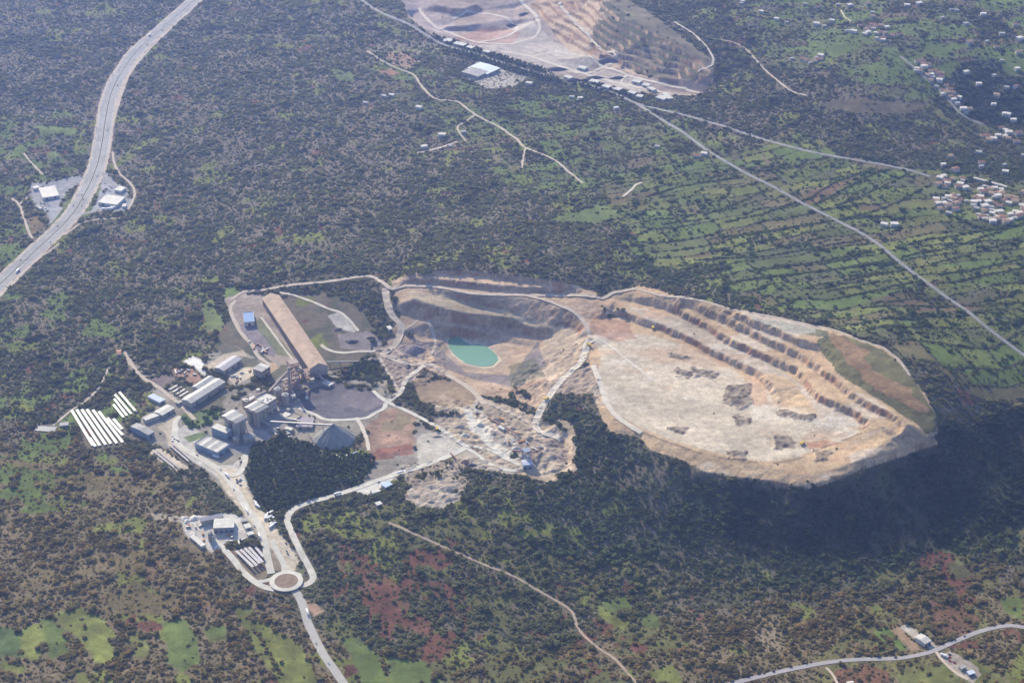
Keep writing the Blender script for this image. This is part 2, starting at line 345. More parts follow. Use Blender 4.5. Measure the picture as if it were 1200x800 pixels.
glades([(1040,600),(1300,600),(1300,830),(860,830),(1000,740)], .52, (.15,.14,.055), .4, 84, 40)
glades([(1060,640),(1200,660),(1200,760),(1100,760)], .57, RED, .4, 85, 40)
def area(poly, c, m=1.0, var=.2, d=0.0, jit=1.0, seed=0):
    global col, dens
    k = inpoly(PX+jx*.25*jit, PY+jy*.25*jit, poly).astype(float)
    col = mix(col, k*m, c, var, seed); dens = dens*(1-k*(1-d))
G1 = (.122,.162,.045)
for p, c in [([(-5,735),(18,737),(28,755),(20,768),(-5,768)], (.10,.145,.05)), ([(22,737),(45,730),(55,745),(48,775),(24,770)], (.185,.205,.052)), ([(46,724),(60,722),(76,740),(82,765),(60,772)], G1), ([(62,718),(80,712),(100,712),(122,722),(136,745),(138,775),(112,778),(96,750),(76,738)], (.185,.205,.052)),
  ([(150,742),(165,738),(175,755),(172,772),(152,770)], (.15,.16,.05)), ([(192,728),(220,725),(232,745),(236,775),(215,788),(196,775)], G1), ([(272,710),(290,712),(318,735),(352,755),(380,805),(330,805),(300,765)], YGREEN), ([(238,735),(262,730),(268,748),(248,752)], G1),
  ([(400,748),(418,745),(445,768),(452,802),(425,802)], G1), ([(455,768),(500,775),(520,802),(455,802)], G1), ([(0,770),(30,780),(28,790),(0,785)], YGREEN), ([(88,785),(104,792),(104,802),(92,802)], YGREEN),
  ([(237,353),(250,350),(262,376),(262,388),(244,390)], (.15,.19,.06)), ([(262,335),(280,334),(284,346),(262,350)], (.15,.22,.06)), ([(36,146),(60,147),(92,151),(90,157),(50,156)], G1), ([(55,180),(78,170),(70,184),(58,188)], G1),
  ([(100,232),(118,205),(112,250),(94,256)], G1), ([(60,250),(88,228),(72,262),(58,268)], G1), ([(34,245),(52,258),(48,270),(36,276)], (.17,.12,.06)),
  ([(386,80),(400,80),(416,90),(412,98),(398,94)], G1), ([(700,700),(735,695),(742,712),(715,718)], G1), ([(700,708),(735,730),(730,738),(700,722)], YGREEN), ([(748,720),(772,720),(778,738),(755,735)], G1), ([(760,785),(790,778),(800,800),(765,800)], YGREEN),
  ([(1110,660),(1125,655),(1142,672),(1122,680)], (.13,.13,.06)), ([(1170,700),(1200,700),(1200,725),(1180,720)], G1), ([(1025,738),(1050,735),(1062,760),(1030,765)], (.13,.19,.05)), ([(1050,790),(1140,770),(1180,800),(1050,802)], (.15,.16,.05)),
  ([(960,120),(1000,115),(1090,120),(1060,135),(990,130)], (.12,.10,.06)), ([(640,258),(700,240),(740,250),(700,262)], G1)]:
    area(p, c, .9, .5, .05, 3.0)
for p, c in [([(1090,705),(1130,708),(1150,725),(1140,742),(1105,745),(1092,725)], RED), ([(980,785),(1015,778),(1040,788),(1040,805),(975,805)], (.17,.07,.05)), ([(1088,645),(1105,645),(1110,660),(1094,660)], RED), ([(940,238),(950,225),(995,208),(1010,205),(985,222),(952,240)], (.17,.10,.065)), ([(410,655),(440,660),(470,690),(505,735),(500,745),(455,735),(425,700)], RED),
  ([(446,65),(470,62),(490,68),(495,75),(480,80),(458,76)], (.42,.27,.19)), ([(445,83),(460,80),(470,85),(455,89)], (.33,.16,.11)), ([(1060,355),(1130,355),(1140,362),(1070,368)], (.14,.09,.06)), ([(890,180),(905,190),(900,200)], (.16,.12,.08)), ([(175,235),(200,240),(205,250),(180,250)], (.16,.09,.06))]:
    area(p, c, .75, .5, .4, 4.0)
bl = inpoly(JX, JY, [(-100,520),(200,540),(260,680),(420,760),(640,770),(880,720),(1300,680),(1300,900),(-100,900)]); col = mix(col, bl*(dens > .5)*.6, (.215,.165,.090), .4, 106)
thin = inpoly(JX, JY, [(-100,540),(210,560),(330,700),(420,740),(640,700),(900,690),(1300,620),(1300,900),(-100,900)])|inpoly(JX, JY, [(-100,-50),(480,-50),(520,120),(420,300),(250,340),(150,430),(-100,430)])
dens = np.where(thin, dens*.80, dens); dens = np.where(bl & (GX < 100), dens*.85, dens)
shade = inpoly(JX, JY, [(800,560),(900,575),(1000,560),(1100,500),(1160,480),(1250,560),(1180,640),(900,660),(800,620)]); col = mix(col, shade*.75, (.045,.045,.032), .3, 105)  # shade of the slope turned from the sun, darkened into its soil
far = inpoly(JX, JY, [(-100,-50),(470,-50),(520,60),(560,150),(700,250),(720,300),(560,300),(440,310),(250,330),(150,420),(-100,340)]); col = mix(col, far*(dens > .5)*.5, (.20,.165,.125), .3, 141)  # upper left ground lightened in place of thicker haze
dk = inpoly(JX, JY, [(1128,72),(1165,68),(1185,90),(1200,95),(1215,150),(1160,150),(1125,120),(1110,95)])|inpoly(JX, JY, [(1135,18),(1180,28),(1200,48),(1150,45)])|inpoly(JX, JY, [(1040,180),(1200,165),(1210,205),(1130,204)]); col = mix(col, dk*.8, (.06,.062,.04), .2, 142); dens = np.where(dk, .95, dens)  # hillside shade darkened into the ground colour, under thick scrub
# hedges and dry stone walls between the fields
HEDGES = [[(900,271),(975,259),(1035,244),(1080,222)],[(900,300),(960,290),(1010,281)],[(950,335),(1010,325),(1065,315)],[(970,341),(1030,330)],[(987,349),(1040,337),(1072,330)],[(1050,291),(1085,281),(1125,275),(1160,269)],[(1060,300),(1115,290),(1160,275),(1200,262)],[(1090,310),(1135,298),(1172,287),(1202,279)],[(1100,322),(1145,315),(1202,302)],[(1115,331),(1152,322),(1202,314)],[(900,247),(935,240),(982,212),(1025,198)],[(955,240),(1030,200)],[(982,241),(1035,218),(1070,200)],[(825,252),(860,240),(897,222)],[(850,260),(897,250),(930,238)],[(832,280),(897,271)],[(815,305),(860,302),(897,300)],[(680,225),(705,215),(722,210)],[(1010,360),(1060,358),(1140,358),(1202,354)],[(880,318),(950,308),(1020,296)],[(860,330),(960,318),(1040,305)],[(1160,380),(1202,374)],[(760,230),(800,218),(870,208)],[(780,262),(830,256)],
 [(700,705),(725,698),(750,688)],[(765,752),(785,720)],[(0,447),(50,452),(95,440),(128,428)],[(60,490),(100,462),(128,430)],[(290,345),(340,336),(450,326)],[(380,612),(410,618),(440,612)],[(412,672),(420,700),(426,720)],[(995,790),(1050,745)],[(1150,800),(1190,760),(1202,745)],[(1128,680),(1160,672),(1200,650)],[(1092,700),(1110,705),(1150,690)],[(672,700),(690,690),(715,680)],[(1045,706),(1052,702),(1090,700)],[(300,740),(330,790)],[(130,428),(145,408)]]
def segmask(pts, wpx):
    m = np.zeros(GX.shape)
    for (a, b), (c, d) in zip(pts[:-1], pts[1:]):
        bb = (PX > min(a, c)-wpx*2) & (PX < max(a, c)+wpx*2) & (PY > min(b, d)-wpx*2) & (PY < max(b, d)+wpx*2)
        i = np.nonzero(bb)
        if not len(i[0]): continue
        X, Y = PX[i]-a, PY[i]-b; L2 = (c-a)**2+(d-b)**2; t = np.clip((X*(c-a)+Y*(d-b))/L2, 0, 1)
        dd = np.hypot(X-t*(c-a), Y-t*(d-b)); m[i] = np.maximum(m[i], dd < wpx)
    return m
# ground of the quarry, works and yards
PIT_R = [(692,352),(750,334),(800,347),(860,362),(914,372),(978,386),(1012,399),(1035,407),(1056,422),(1068,440),(1085,462),(1097,485),(1099,508),(1080,518),(1030,535),(1000,554),(975,564),(937,569),(897,562),(850,557),(825,552),(795,537),(762,527),(750,512),(717,507),(706,492),(696,465),(690,432),(683,410),(690,385)]
area(PIT_R, SAND, 1, .12, 0, .3, 1)
area([(700,440),(705,415),(695,400),(700,388),(760,392),(800,404),(850,430),(898,455),(912,478),(1010,505),(935,535),(900,541),(850,533),(800,520),(750,500),(722,485),(710,460)], PALE, .95, .12, 0, 1.2, 2)
area([(735,357),(790,370),(900,424),(1000,490),(1010,500),(985,500),(960,485),(930,447),(840,415),(760,378)], (.48,.41,.32), .8, .2, 0, 3, 3)
area([(960,395),(990,393),(1012,402),(1035,410),(1056,426),(1068,442),(1085,465),(1096,485),(1097,505),(1085,510),(1078,500),(1045,477),(1000,449),(979,435),(966,415),(955,400)], (.125,.125,.052), .9, .45, .10, 3, 4)
area([(972,390),(990,396),(1010,415),(1040,440),(1070,460),(1090,478),(1085,485),(1050,465),(1018,448),(995,428),(980,408)], (.33,.20,.115), .7, .5, .05, 9.0, 5)
area([(880,372),(915,376),(970,388),(972,396),(920,388),(885,379)], (.08,.11,.06), .8, .1, 0, .5, 6)
area([(945,518),(975,515),(985,520),(960,525),(948,526)], (.44,.22,.12), .8, .2, 0, 1); area([(970,508),(1000,505),(995,512),(975,513)], (.48,.30,.18), .6, .2, 0, 1)
area([(680,372),(700,365),(735,378),(745,395),(720,400),(695,392)], (.42,.24,.16), .7, .4, 0, 6, 7)
area([(870,440),(895,440),(900,470),(885,480),(878,460)], (.52,.33,.20), .7, .2, 0, 1)
PIT_L = [(458,328),(475,323),(497,318),(550,316.5),(585,320),(620,324),(655,330),(690,337),(700,343),(700,352),(690,385),(690,400),(680,425),(650,452),(632,480),(610,470),(560,462),(520,445),(500,432),(470,420),(452,400),(470,370),(462,345)]
area(PIT_L, (.46,.335,.225), 1, .25, 0, .5, 8)
area([(478,340),(520,345),(600,365),(650,378),(680,388),(672,398),(640,388),(580,374),(520,364),(485,352)], (.50,.40,.26), .9, .15, 0, .5, 9)
area([(640,385),(685,385),(688,400),(672,430),(645,450),(620,440),(635,410)], (.46,.37,.27), .9, .3, 0, 2, 10)
area([(495,400),(520,400),(545,436),(600,440),(630,400),(640,430),(610,455),(560,445),(515,430)], (.22,.19,.18), .9, .25, 0, 1, 11)
area([(520,392),(590,402),(600,420),(590,435),(545,436),(515,408)], (.40,.31,.22), .8, .15, 0, 1, 12)
lr = [(lc[0]+(p[0]-lc[0])*1.13, lc[1]+(p[1]-lc[1])*1.2) for p in LAKE]; area(lr, (.56,.48,.37), .9, .2, 0, .6)
area([(596,428),(625,420),(640,440),(600,455)], (.10,.12,.06), .6, .2, .6, 2)
YARD = [(150,425),(215,440),(240,415),(275,405),(300,420),(345,430),(380,428),(400,445),(455,445),(458,470),(480,482),(500,500),(540,530),(470,560),(420,575),(440,540),(430,500),(400,525),(360,520),(330,505),(300,525),(280,540),(290,565),(310,600),(335,640),(355,672),(325,665),(300,625),(275,590),(240,550),(210,530),(175,520),(160,495),(190,470),(150,430)]
area(YARD, (.30,.27,.22), .9, .25, .05, .6, 13)
vg = inpoly(PX, PY, [(150,425),(215,440),(240,415),(275,405),(300,420),(345,430),(380,428),(400,445),(455,445),(440,460),(352,450),(330,470),(290,450),(260,470),(262,490),(205,470),(190,470),(150,430)])*sstep(.44, .50, fbm(GX, GY, 34, 111, 3)); col = mix(col, vg*.8, OLIVE, .3, 112); dens = np.maximum(dens, vg*.75)
area([(262,350),(285,342),(308,345),(335,385),(358,432),(320,425),(300,408),(285,395),(272,368)], (.33,.27,.22), .9, .2, 0, .5, 14)
area([(278,380),(298,378),(325,410),(322,418),(300,412)], (.21,.18,.19), .9, .2, 0, 1, 15)
area([(296,378),(306,372),(345,418),(325,416)], (.11,.14,.05), .7, .2, .5, 1)
area([(214,423),(226,417),(240,422),(237,432),(226,430)], WHITE, 1, .1, 0, .3); area([(226,428),(236,430),(246,440),(240,442)], WHITE, .9, .1, 0, .2)
area([(200,432),(225,432),(238,442),(228,450),(205,440)], (.38,.23,.16), .9, .15, .1, 1)
area([(172,445),(195,438),(206,444),(185,455)], (.20,.15,.14), .9, .2, 0, .5)
area([(268,443),(283,430),(297,430),(297,440),(285,447),(275,452)], PALE, 1, .1, 0, .2); area([(238,430),(262,415),(285,410),(290,418),(270,418),(250,433)], (.45,.38,.28), .9, .15, 0, .5)
area([(305,430),(320,424),(328,430),(318,437)], SAND, .9, .1, 0, .4)
area([(185,500),(204,484),(212,488),(204,500),(208,520),(198,522),(194,508)], PALE, .9, .1, 0, .2)
area([(174,530),(188,524),(222,548),(207,553)], PALE, 1, .08, 0, .2)
area([(210,530),(206,505),(220,495),(240,510),(226,520),(230,530),(255,545),(272,545),(288,530),(280,545),(292,570),(268,570),(245,552),(224,540)], (.48,.45,.40), .95, .1, 0, .3)
area([(214,512),(236,506),(246,510),(222,518)], (.12,.17,.05), .9, .2, .3, .5); area([(212,485),(250,478),(262,486),(240,498),(214,498)], (.12,.17,.05), .8, .2, .8, .8)
area([(228,528),(250,538),(285,530),(340,500),(352,470),(345,450),(330,440),(318,450),(330,465),(280,500)], (.27,.26,.26), .9, .15, 0, .5)
area([(352,462),(380,450),(410,449),(440,458),(453,470),(448,482),(430,491),(400,493),(372,488),(352,475)], (.13,.12,.13), 1, .3, 0, .5, 16)
area([(400,458),(430,458),(452,472),(430,482),(400,472)], (.19,.16,.165), .9, .2, 0, 1)
area([(250,548),(275,548),(300,590),(332,625),(345,645),(352,660),(346,669),(336,668),(322,650),(305,625),(284,600),(264,575)], PALE, 1, .07, 0, .2)
area([(212,605),(232,603),(262,600),(282,603),(294,622),(290,630),(270,632),(258,640),(248,648),(238,640),(218,628),(212,612)], (.50,.47,.42), .95, .12, 0, .6, 17)
area([(175,600),(215,605),(212,612),(180,608)], (.40,.35,.27), .7, .2, .2, 1)
area([(272,645),(308,640),(316,660),(314,676),(300,680),(288,672)], (.24,.19,.12), .9, .15, 0, .3)
area([(320,645),(330,662),(332,668),(318,668),(318,652)], (.28,.22,.15), .9, .15, 0, .3); area([(348,660),(358,668),(352,676),(346,670)], (.15,.15,.08), .9, .1, 0, .3)
area([(275,595),(262,583),(255,572),(272,590)], (.20,.18,.09), .8, .1, .3, .5)
area([(357,702),(372,708),(380,716),(368,722),(360,712)], (.44,.29,.19), .9, .1, 0, .3)
area([(432,492),(445,483),(482,480),(490,500),(484,524),(438,540),(428,515)], (.31,.19,.125), .8, .6, .12, 8, 18)
area([(447,490),(470,482),(485,492),(478,505),(450,505)], (.20,.18,.10), .7, .5, .25, 10); area([(438,526),(480,520),(482,532),(440,540)], (.22,.085,.06), .75, .5, .05, 8)
area([(488,515),(495,508),(520,505),(545,525),(520,536),(490,545)], (.46,.42,.35), 1, .1, 0, .5)
area([(535,530),(560,525),(620,545),(605,556),(560,550),(530,545)], (.42,.36,.28), .9, .2, 0, 1)
area([(475,575),(500,560),(530,560),(548,570),(540,585),(520,596),(490,594),(474,585)], (.46,.39,.31), .95, .15, 0, .8)
area([(470,552),(520,540),(545,548),(550,565),(500,570),(478,570)], (.40,.33,.25), .8, .3, .15, 2)
area([(415,575),(440,565),(462,552),(470,552),(455,566),(430,580)], WHITE, .9, .15, 0, .7)
area([(510,470),(560,465),(600,475),(640,495),(672,510),(670,550),(640,560),(612,552),(570,535),(540,520),(512,500)], (.50,.41,.30), .95, .3, 0, 1, 19)
area([(545,482),(560,478),(590,505),(620,530),(600,545),(575,525),(550,500)], (.68,.63,.53), .9, .25, 0, 4, 20)
area([(636,452),(700,425),(704,462),(650,462),(640,470)], (.36,.28,.21), .95, .3, 0, 1)
area([(485,445),(505,438),(540,442),(560,460),(555,475),(520,478),(490,468)], (.30,.22,.14), .95, .25, 0, .8)
area([(438,410),(455,402),(480,400),(490,412),(478,425),(492,440),(470,460),(455,440),(445,425)], (.34,.27,.22), .9, .25, 0, 1)
area([(487,398),(500,402),(498,423),(478,418),(468,412)], PURP, .9, .2, 0, .5)
area([(384,370),(398,365),(420,385),(415,390),(395,385)], (.45,.42,.37), .9, .1, 0, .5)
area([(395,392),(430,388),(450,400),(440,412),(400,408)], (.28,.24,.22), .9, .2, .1, 1)
# service areas, yards by the lower right road
area([(35,215),(60,212),(95,205),(100,210),(78,225),(70,245),(60,262),(55,250),(38,235)], (.30,.30,.31), 1, .1, .05, .3); area([(118,195),(135,212),(150,222),(155,235),(148,248),(122,246),(106,250),(118,225)], (.33,.33,.34), 1, .1, .05, .3)
area([(1055,735),(1062,728),(1080,742),(1100,755),(1092,762),(1078,752)], (.42,.38,.32), 1, .1, 0, .3); area([(1100,768),(1115,762),(1145,780),(1150,790),(1140,800),(1120,790)], (.38,.33,.27), 1, .15, 0, .3); area([(1042,735),(1052,732),(1078,760),(1068,762),(1050,745)], (.34,.23,.15), .9, .15, 0, .6)
area([(880,722),(915,725),(918,770),(890,760)], (.27,.22,.15), .5, .3, .8, 3)
# quarry at the top of the picture
area([(466,-20),(720,-20),(708,25),(690,50),(722,66),(745,85),(790,98),(828,108),(815,112),(780,112),(745,108),(700,100),(640,86),(590,66),(540,54),(505,40),(478,20)], (.36,.29,.235), 1, .3, 0, .5, 21)
area([(560,55),(620,20),(650,50),(700,66),(690,86),(640,80),(600,66)], (.46,.41,.35), .8, .25, 0, 3, 22); area([(700,80),(745,92),(760,108),(720,102),(690,92)], (.46,.41,.35), .7, .15, 0, 1)
area([(530,45),(575,30),(610,38),(600,52),(560,52)], (.42,.24,.17), .6, .2, 0, 1); area([(470,0),(500,0),(535,20),(530,42),(500,35),(480,15)], (.36,.30,.28), .7, .2, 0, 1)
area([(620,-20),(720,-20),(706,25),(690,50),(660,45),(635,20)], (.42,.30,.20), .8, .3, 0, 1, 23)
area([(706,20),(720,-10),(770,20),(835,70),(835,100),(790,96),(745,84),(722,66),(690,48)], (.19,.165,.11), .9, .3, .07, 1, 24)
area([(790,85),(830,90),(832,100),(820,112),(780,104)], (.27,.21,.17), .9, .25, 0, .5)
area([(545,80),(560,72),(590,76),(625,88),(600,102),(570,104),(548,92)], (.38,.35,.30), .9, .15, .1, .6); area([(430,60),(450,45),(510,50),(520,60),(480,64)], (.27,.24,.17), .6, .2, .4, 1)
# bare rock wherever it is steep inside the quarries
qall = inpoly(JX*.5+PX*.5, JY*.5+PY*.5, [(445,322),(497,316),(560,315),(620,322),(700,338),(745,333),(860,352),(1000,384),(1000,430),(1090,505),(1100,520),(940,575),(700,520),(690,560),(600,560),(450,470)])|inpoly(PX, PY, [(466,-20),(760,-20),(840,80),(830,112),(560,66)])
st = sstep(.55, 1.1, SLOPE)*qall
dump = inpoly(PX, PY, [(955,385),(1110,400),(1110,515),(1085,512),(1000,449),(975,430),(958,412)])
rock = np.stack([.40+.22*n2, .275+.155*n2, .17+.10*n2], -1)
lpm = inpoly(PX, PY, [(455,308),(600,310),(700,326),(700,352),(690,372),(668,392),(640,400),(560,400),(490,392),(470,360)]); rock[lpm] *= .72  # left pit walls: their shade painted in as darker rock
rock = rock*(.62+.76*fbm(GX, GY, 10, 97, 3)[..., None])
strat = .72+.56*vnoise(Z0*9+fbm(GX, GY, 50, 131, 2)*60, GX*.25, 12, 132); rock = rock*strat[..., None]
rust = sstep(.52, .62, fbm(GX, GY, 30, 91, 3))[..., None]
rock = rock*(1-rust*.7)+np.array((.34, .17, .10))*rust*.7
st = (st*(~dump))[..., None]
col = col*(1-st)+rock*st; dens = dens*(1-st[..., 0])
dens[(dens > .9) & (SLOPE > 1.2)] = .3
band = inpoly(JX*.3+PX*.7, JY*.3+PY*.7, [(478,341),(500,344),(520,349),(545,356),(580,366),(610,372),(645,382),(668,388),(655,395),(638,386),(600,375),(560,370),(530,366),(510,360),(484,352)])*sstep(1.3, .7, SLOPE)
col = mix(col, band*.85, (.47,.375,.25), .2, 98)
tone = (.70+.62*fbm(GX*.5+GY*.3, GY, 46, 99, 4))*(.84+.32*fbm(GX*.35, GY, 13, 98, 3)); wq = blur((qall|(dens < .28)).astype(float), 2, 1); col = col*(1-wq[..., None]+wq[..., None]*tone[..., None])
pk = sstep(.60, .68, fbm(GX*.6, GY, 55, 101, 4))*inpoly(PX, PY, PIT_R)*(~dump)*(SLOPE < .4); col = mix(col, pk*.45, (.52,.33,.20), .2, 102)
wh = sstep(.60, .70, fbm(GX*.45+GY*.2, GY, 38, 103, 4))*inpoly(PX, PY, PIT_R)*(~dump)*(SLOPE < .4); col = mix(col, wh*.5, (.66,.60,.50), .1, 104)
tq = inpoly(GX, GY, TERR); rq = (Z0/8.5+(fbm(GX, GY, 40, 121, 2)-.5)*.5) % 1.0; grn = inpoly(JX, JY, [(700,20),(720,-30),(790,0),(850,60),(850,110),(790,98),(745,86),(722,68),(694,50)])
col = mix(col, tq*(~grn)*sstep(.30, .42, rq)*sstep(.95, .8, rq)*.75, (.30,.185,.105), .3, 122); col = mix(col, tq*(~grn)*sstep(.35, .2, rq)*.7, (.58,.45,.30), .2, 123)
col = mix(col, tq*grn*sstep(.35, .5, rq)*sstep(.95, .8, rq)*.85, (.46,.35,.235), .3, 124); col = mix(col, tq*grn*sstep(.35, .2, rq)*.8, (.075,.085,.045), .3, 125)
rb = np.zeros(GX.shape)
for p in RUB[5:]: rb = np.maximum(rb, inpoly(PX+(fbm(GX, GY, 16, 31)-.5)*12, PY+(fbm(GX, GY, 16, 32)-.5)*8, p))
col = mix(col, rb*(.70+.3*sstep(.40, .6, fbm(GX, GY, 7, 93, 2))), (.20,.16,.12), .5, 94, 5); col = mix(col, (rub > .5)*(rb == 0)*sstep(.52, .60, fbm(GX, GY, 14, 95, 3))*.55, (.31,.245,.185), .3, 96, 5)
for h, wd, cc_, am in [([(720,491),(735,498),(750,505),(775,515),(815,529),(850,537),(897,543),(912,542),(937,537),(962,525),(985,517),(1010,507)], .9, (.20,.15,.11), .75), ([(715,500),(750,509),(762,522),(795,533),(825,547),(850,553),(897,560),(937,566),(975,559),(1000,549),(1030,531),(1078,515)], 1.3, (.50,.34,.20), .55), ([(792,446),(815,449),(840,458),(850,464)], .9, (.62,.54,.42), .7), ([(843,446),(860,441),(878,443),(890,452),(893,464),(888,474)], 1.2, (.60,.45,.29), .7), ([(765,436),(790,442),(800,452)], .8, (.62,.54,.42), .6), ([(905,455),(912,470),(908,485),(905,497)], 1.6, (.62,.52,.38), .7), ([(745,420),(770,428),(800,425),(840,436),(870,446)], .8, (.60,.50,.37), .5), ([(930,536),(960,530),(990,524),(1020,508),(1050,498)], 1.5, (.42,.35,.27), .6), ([(735,395),(780,410),(830,432),(880,452)], 1.0, (.40,.34,.28), .4)]:
    m = segmask(h, wd)*(fbm(GX, GY, 20, 119, 2) > .38); col = mix(col, m*am, cc_, .25, 107)
for poly_, c_ in [([(565,476),(585,480),(605,490),(628,502),(618,507),(598,499),(575,488)], (.20,.165,.125)), ([(568,503),(585,508),(600,520),(620,534),(606,534),(585,520)], (.21,.17,.13)), ([(510,480),(530,474),(546,484),(535,496),(518,502),(508,492)], (.24,.195,.15)), ([(538,512),(555,516),(572,532),(560,530),(542,522)], (.23,.185,.14)), ([(638,512),(655,508),(668,526),(665,548),(650,546),(640,530)], (.16,.12,.125)), ([(600,515),(616,512),(636,525),(630,540),(610,530)], (.24,.18,.15)), ([(590,480),(612,486),(630,497),(620,498)], (.26,.21,.16))]:
    area(poly_, c_, .5, .5, .2, 6)
for poly_ in [[(648,490),(668,492),(676,515),(674,548),(668,552),(668,520),(658,498)], [(520,462),(535,475),(528,480),(514,470)], [(560,482),(578,492),(600,510),(596,514),(572,500)], [(600,545),(640,556),(660,560),(640,566),(605,556)]]: area(poly_, (.46,.36,.25), .7, .4, 0, 6)
for h in HEDGES:
    m = segmask(h, .8); col = mix(col, m, (.06,.055,.04)); 

ROADMASK = []           # filled by the ribbons: nothing grows on a road
# ------------------------------------------------------------------ materials
MATS = {}
def mat(name, color, rough=.8, var=.12, scale=.4, metal=0, spec=.3, bump=0, streak=False):
    if name in MATS: return MATS[name]
    m = bpy.data.materials.new(name); m.use_nodes = True; n = m.node_tree; b = n.nodes['Principled BSDF']
    b.inputs['Roughness'].default_value = rough; b.inputs['Metallic'].default_value = metal; b.inputs['Specular IOR Level'].default_value = spec
    tc = n.nodes.new('ShaderNodeTexCoord'); no = n.nodes.new('ShaderNodeTexNoise'); no.inputs['Scale'].default_value = scale; no.inputs['Detail'].default_value = 5
    if streak:
        mp = n.nodes.new('ShaderNodeMapping'); mp.inputs['Scale'].default_value = (1, 1, .12); n.links.new(tc.outputs['Object'], mp.inputs[0]); n.links.new(mp.outputs[0], no.inputs['Vector'])
    else: n.links.new(tc.outputs['Object'], no.inputs['Vector'])
    r = n.nodes.new('ShaderNodeValToRGB'); r.color_ramp.elements[0].position = .3; r.color_ramp.elements[1].position = .72
    r.color_ramp.elements[0].color = (*[c*(1-var) for c in color], 1); r.color_ramp.elements[1].color = (*[min(.9, c*(1+var)) for c in color], 1)
    n.links.new(no.outputs[0], r.inputs[0]); n.links.new(r.outputs[0], b.inputs['Base Color'])
    MATS[name] = m; return m
def terrain_mat():
    m = bpy.data.materials.new('ground_soil_rock'); m.use_nodes = True; n = m.node_tree; b = n.nodes['Principled BSDF']
    b.inputs['Roughness'].default_value = .95; b.inputs['Specular IOR Level'].default_value = .1
    at = n.nodes.new('ShaderNodeAttribute'); at.attribute_name = 'soil'
    tc = n.nodes.new('ShaderNodeTexCoord'); mp = n.nodes.new('ShaderNodeMapping'); mp.inputs['Scale'].default_value = (1, 1, .25); n.links.new(tc.outputs['Object'], mp.inputs[0])
    no = n.nodes.new('ShaderNodeTexNoise'); no.inputs['Scale'].default_value = .32; no.inputs['Detail'].default_value = 6; no.inputs['Roughness'].default_value = .65; n.links.new(mp.outputs[0], no.inputs['Vector'])
    mr = n.nodes.new('ShaderNodeMapRange'); mr.inputs['From Min'].default_value = .3; mr.inputs['From Max'].default_value = .7; mr.inputs['To Min'].default_value = .78; mr.inputs['To Max'].default_value = 1.22
    n.links.new(no.outputs[0], mr.inputs[0])
    nb = n.nodes.new('ShaderNodeTexNoise'); nb.inputs['Scale'].default_value = .09; nb.inputs['Detail'].default_value = 7; nb.inputs['Roughness'].default_value = .7; n.links.new(mp.outputs[0], nb.inputs['Vector'])
    mb_ = n.nodes.new('ShaderNodeMapRange'); mb_.inputs['From Min'].default_value = .32; mb_.inputs['From Max'].default_value = .68; mb_.inputs['To Min'].default_value = .74; mb_.inputs['To Max'].default_value = 1.26; n.links.new(nb.outputs[0], mb_.inputs[0])
    pr = n.nodes.new('ShaderNodeMath'); pr.operation = 'MULTIPLY'; n.links.new(mr.outputs[0], pr.inputs[0]); n.links.new(mb_.outputs[0], pr.inputs[1])
    mu = n.nodes.new('ShaderNodeVectorMath'); mu.operation = 'SCALE'; n.links.new(at.outputs['Color'], mu.inputs[0]); n.links.new(pr.outputs[0], mu.inputs['Scale'])
    n.links.new(mu.outputs[0], b.inputs['Base Color'])
    bp = n.nodes.new('ShaderNodeBump'); bp.inputs['Strength'].default_value = .4; bp.inputs['Distance'].default_value = 1.2; n.links.new(no.outputs[0], bp.inputs['Height']); n.links.new(bp.outputs[0], b.inputs['Normal'])
    return m

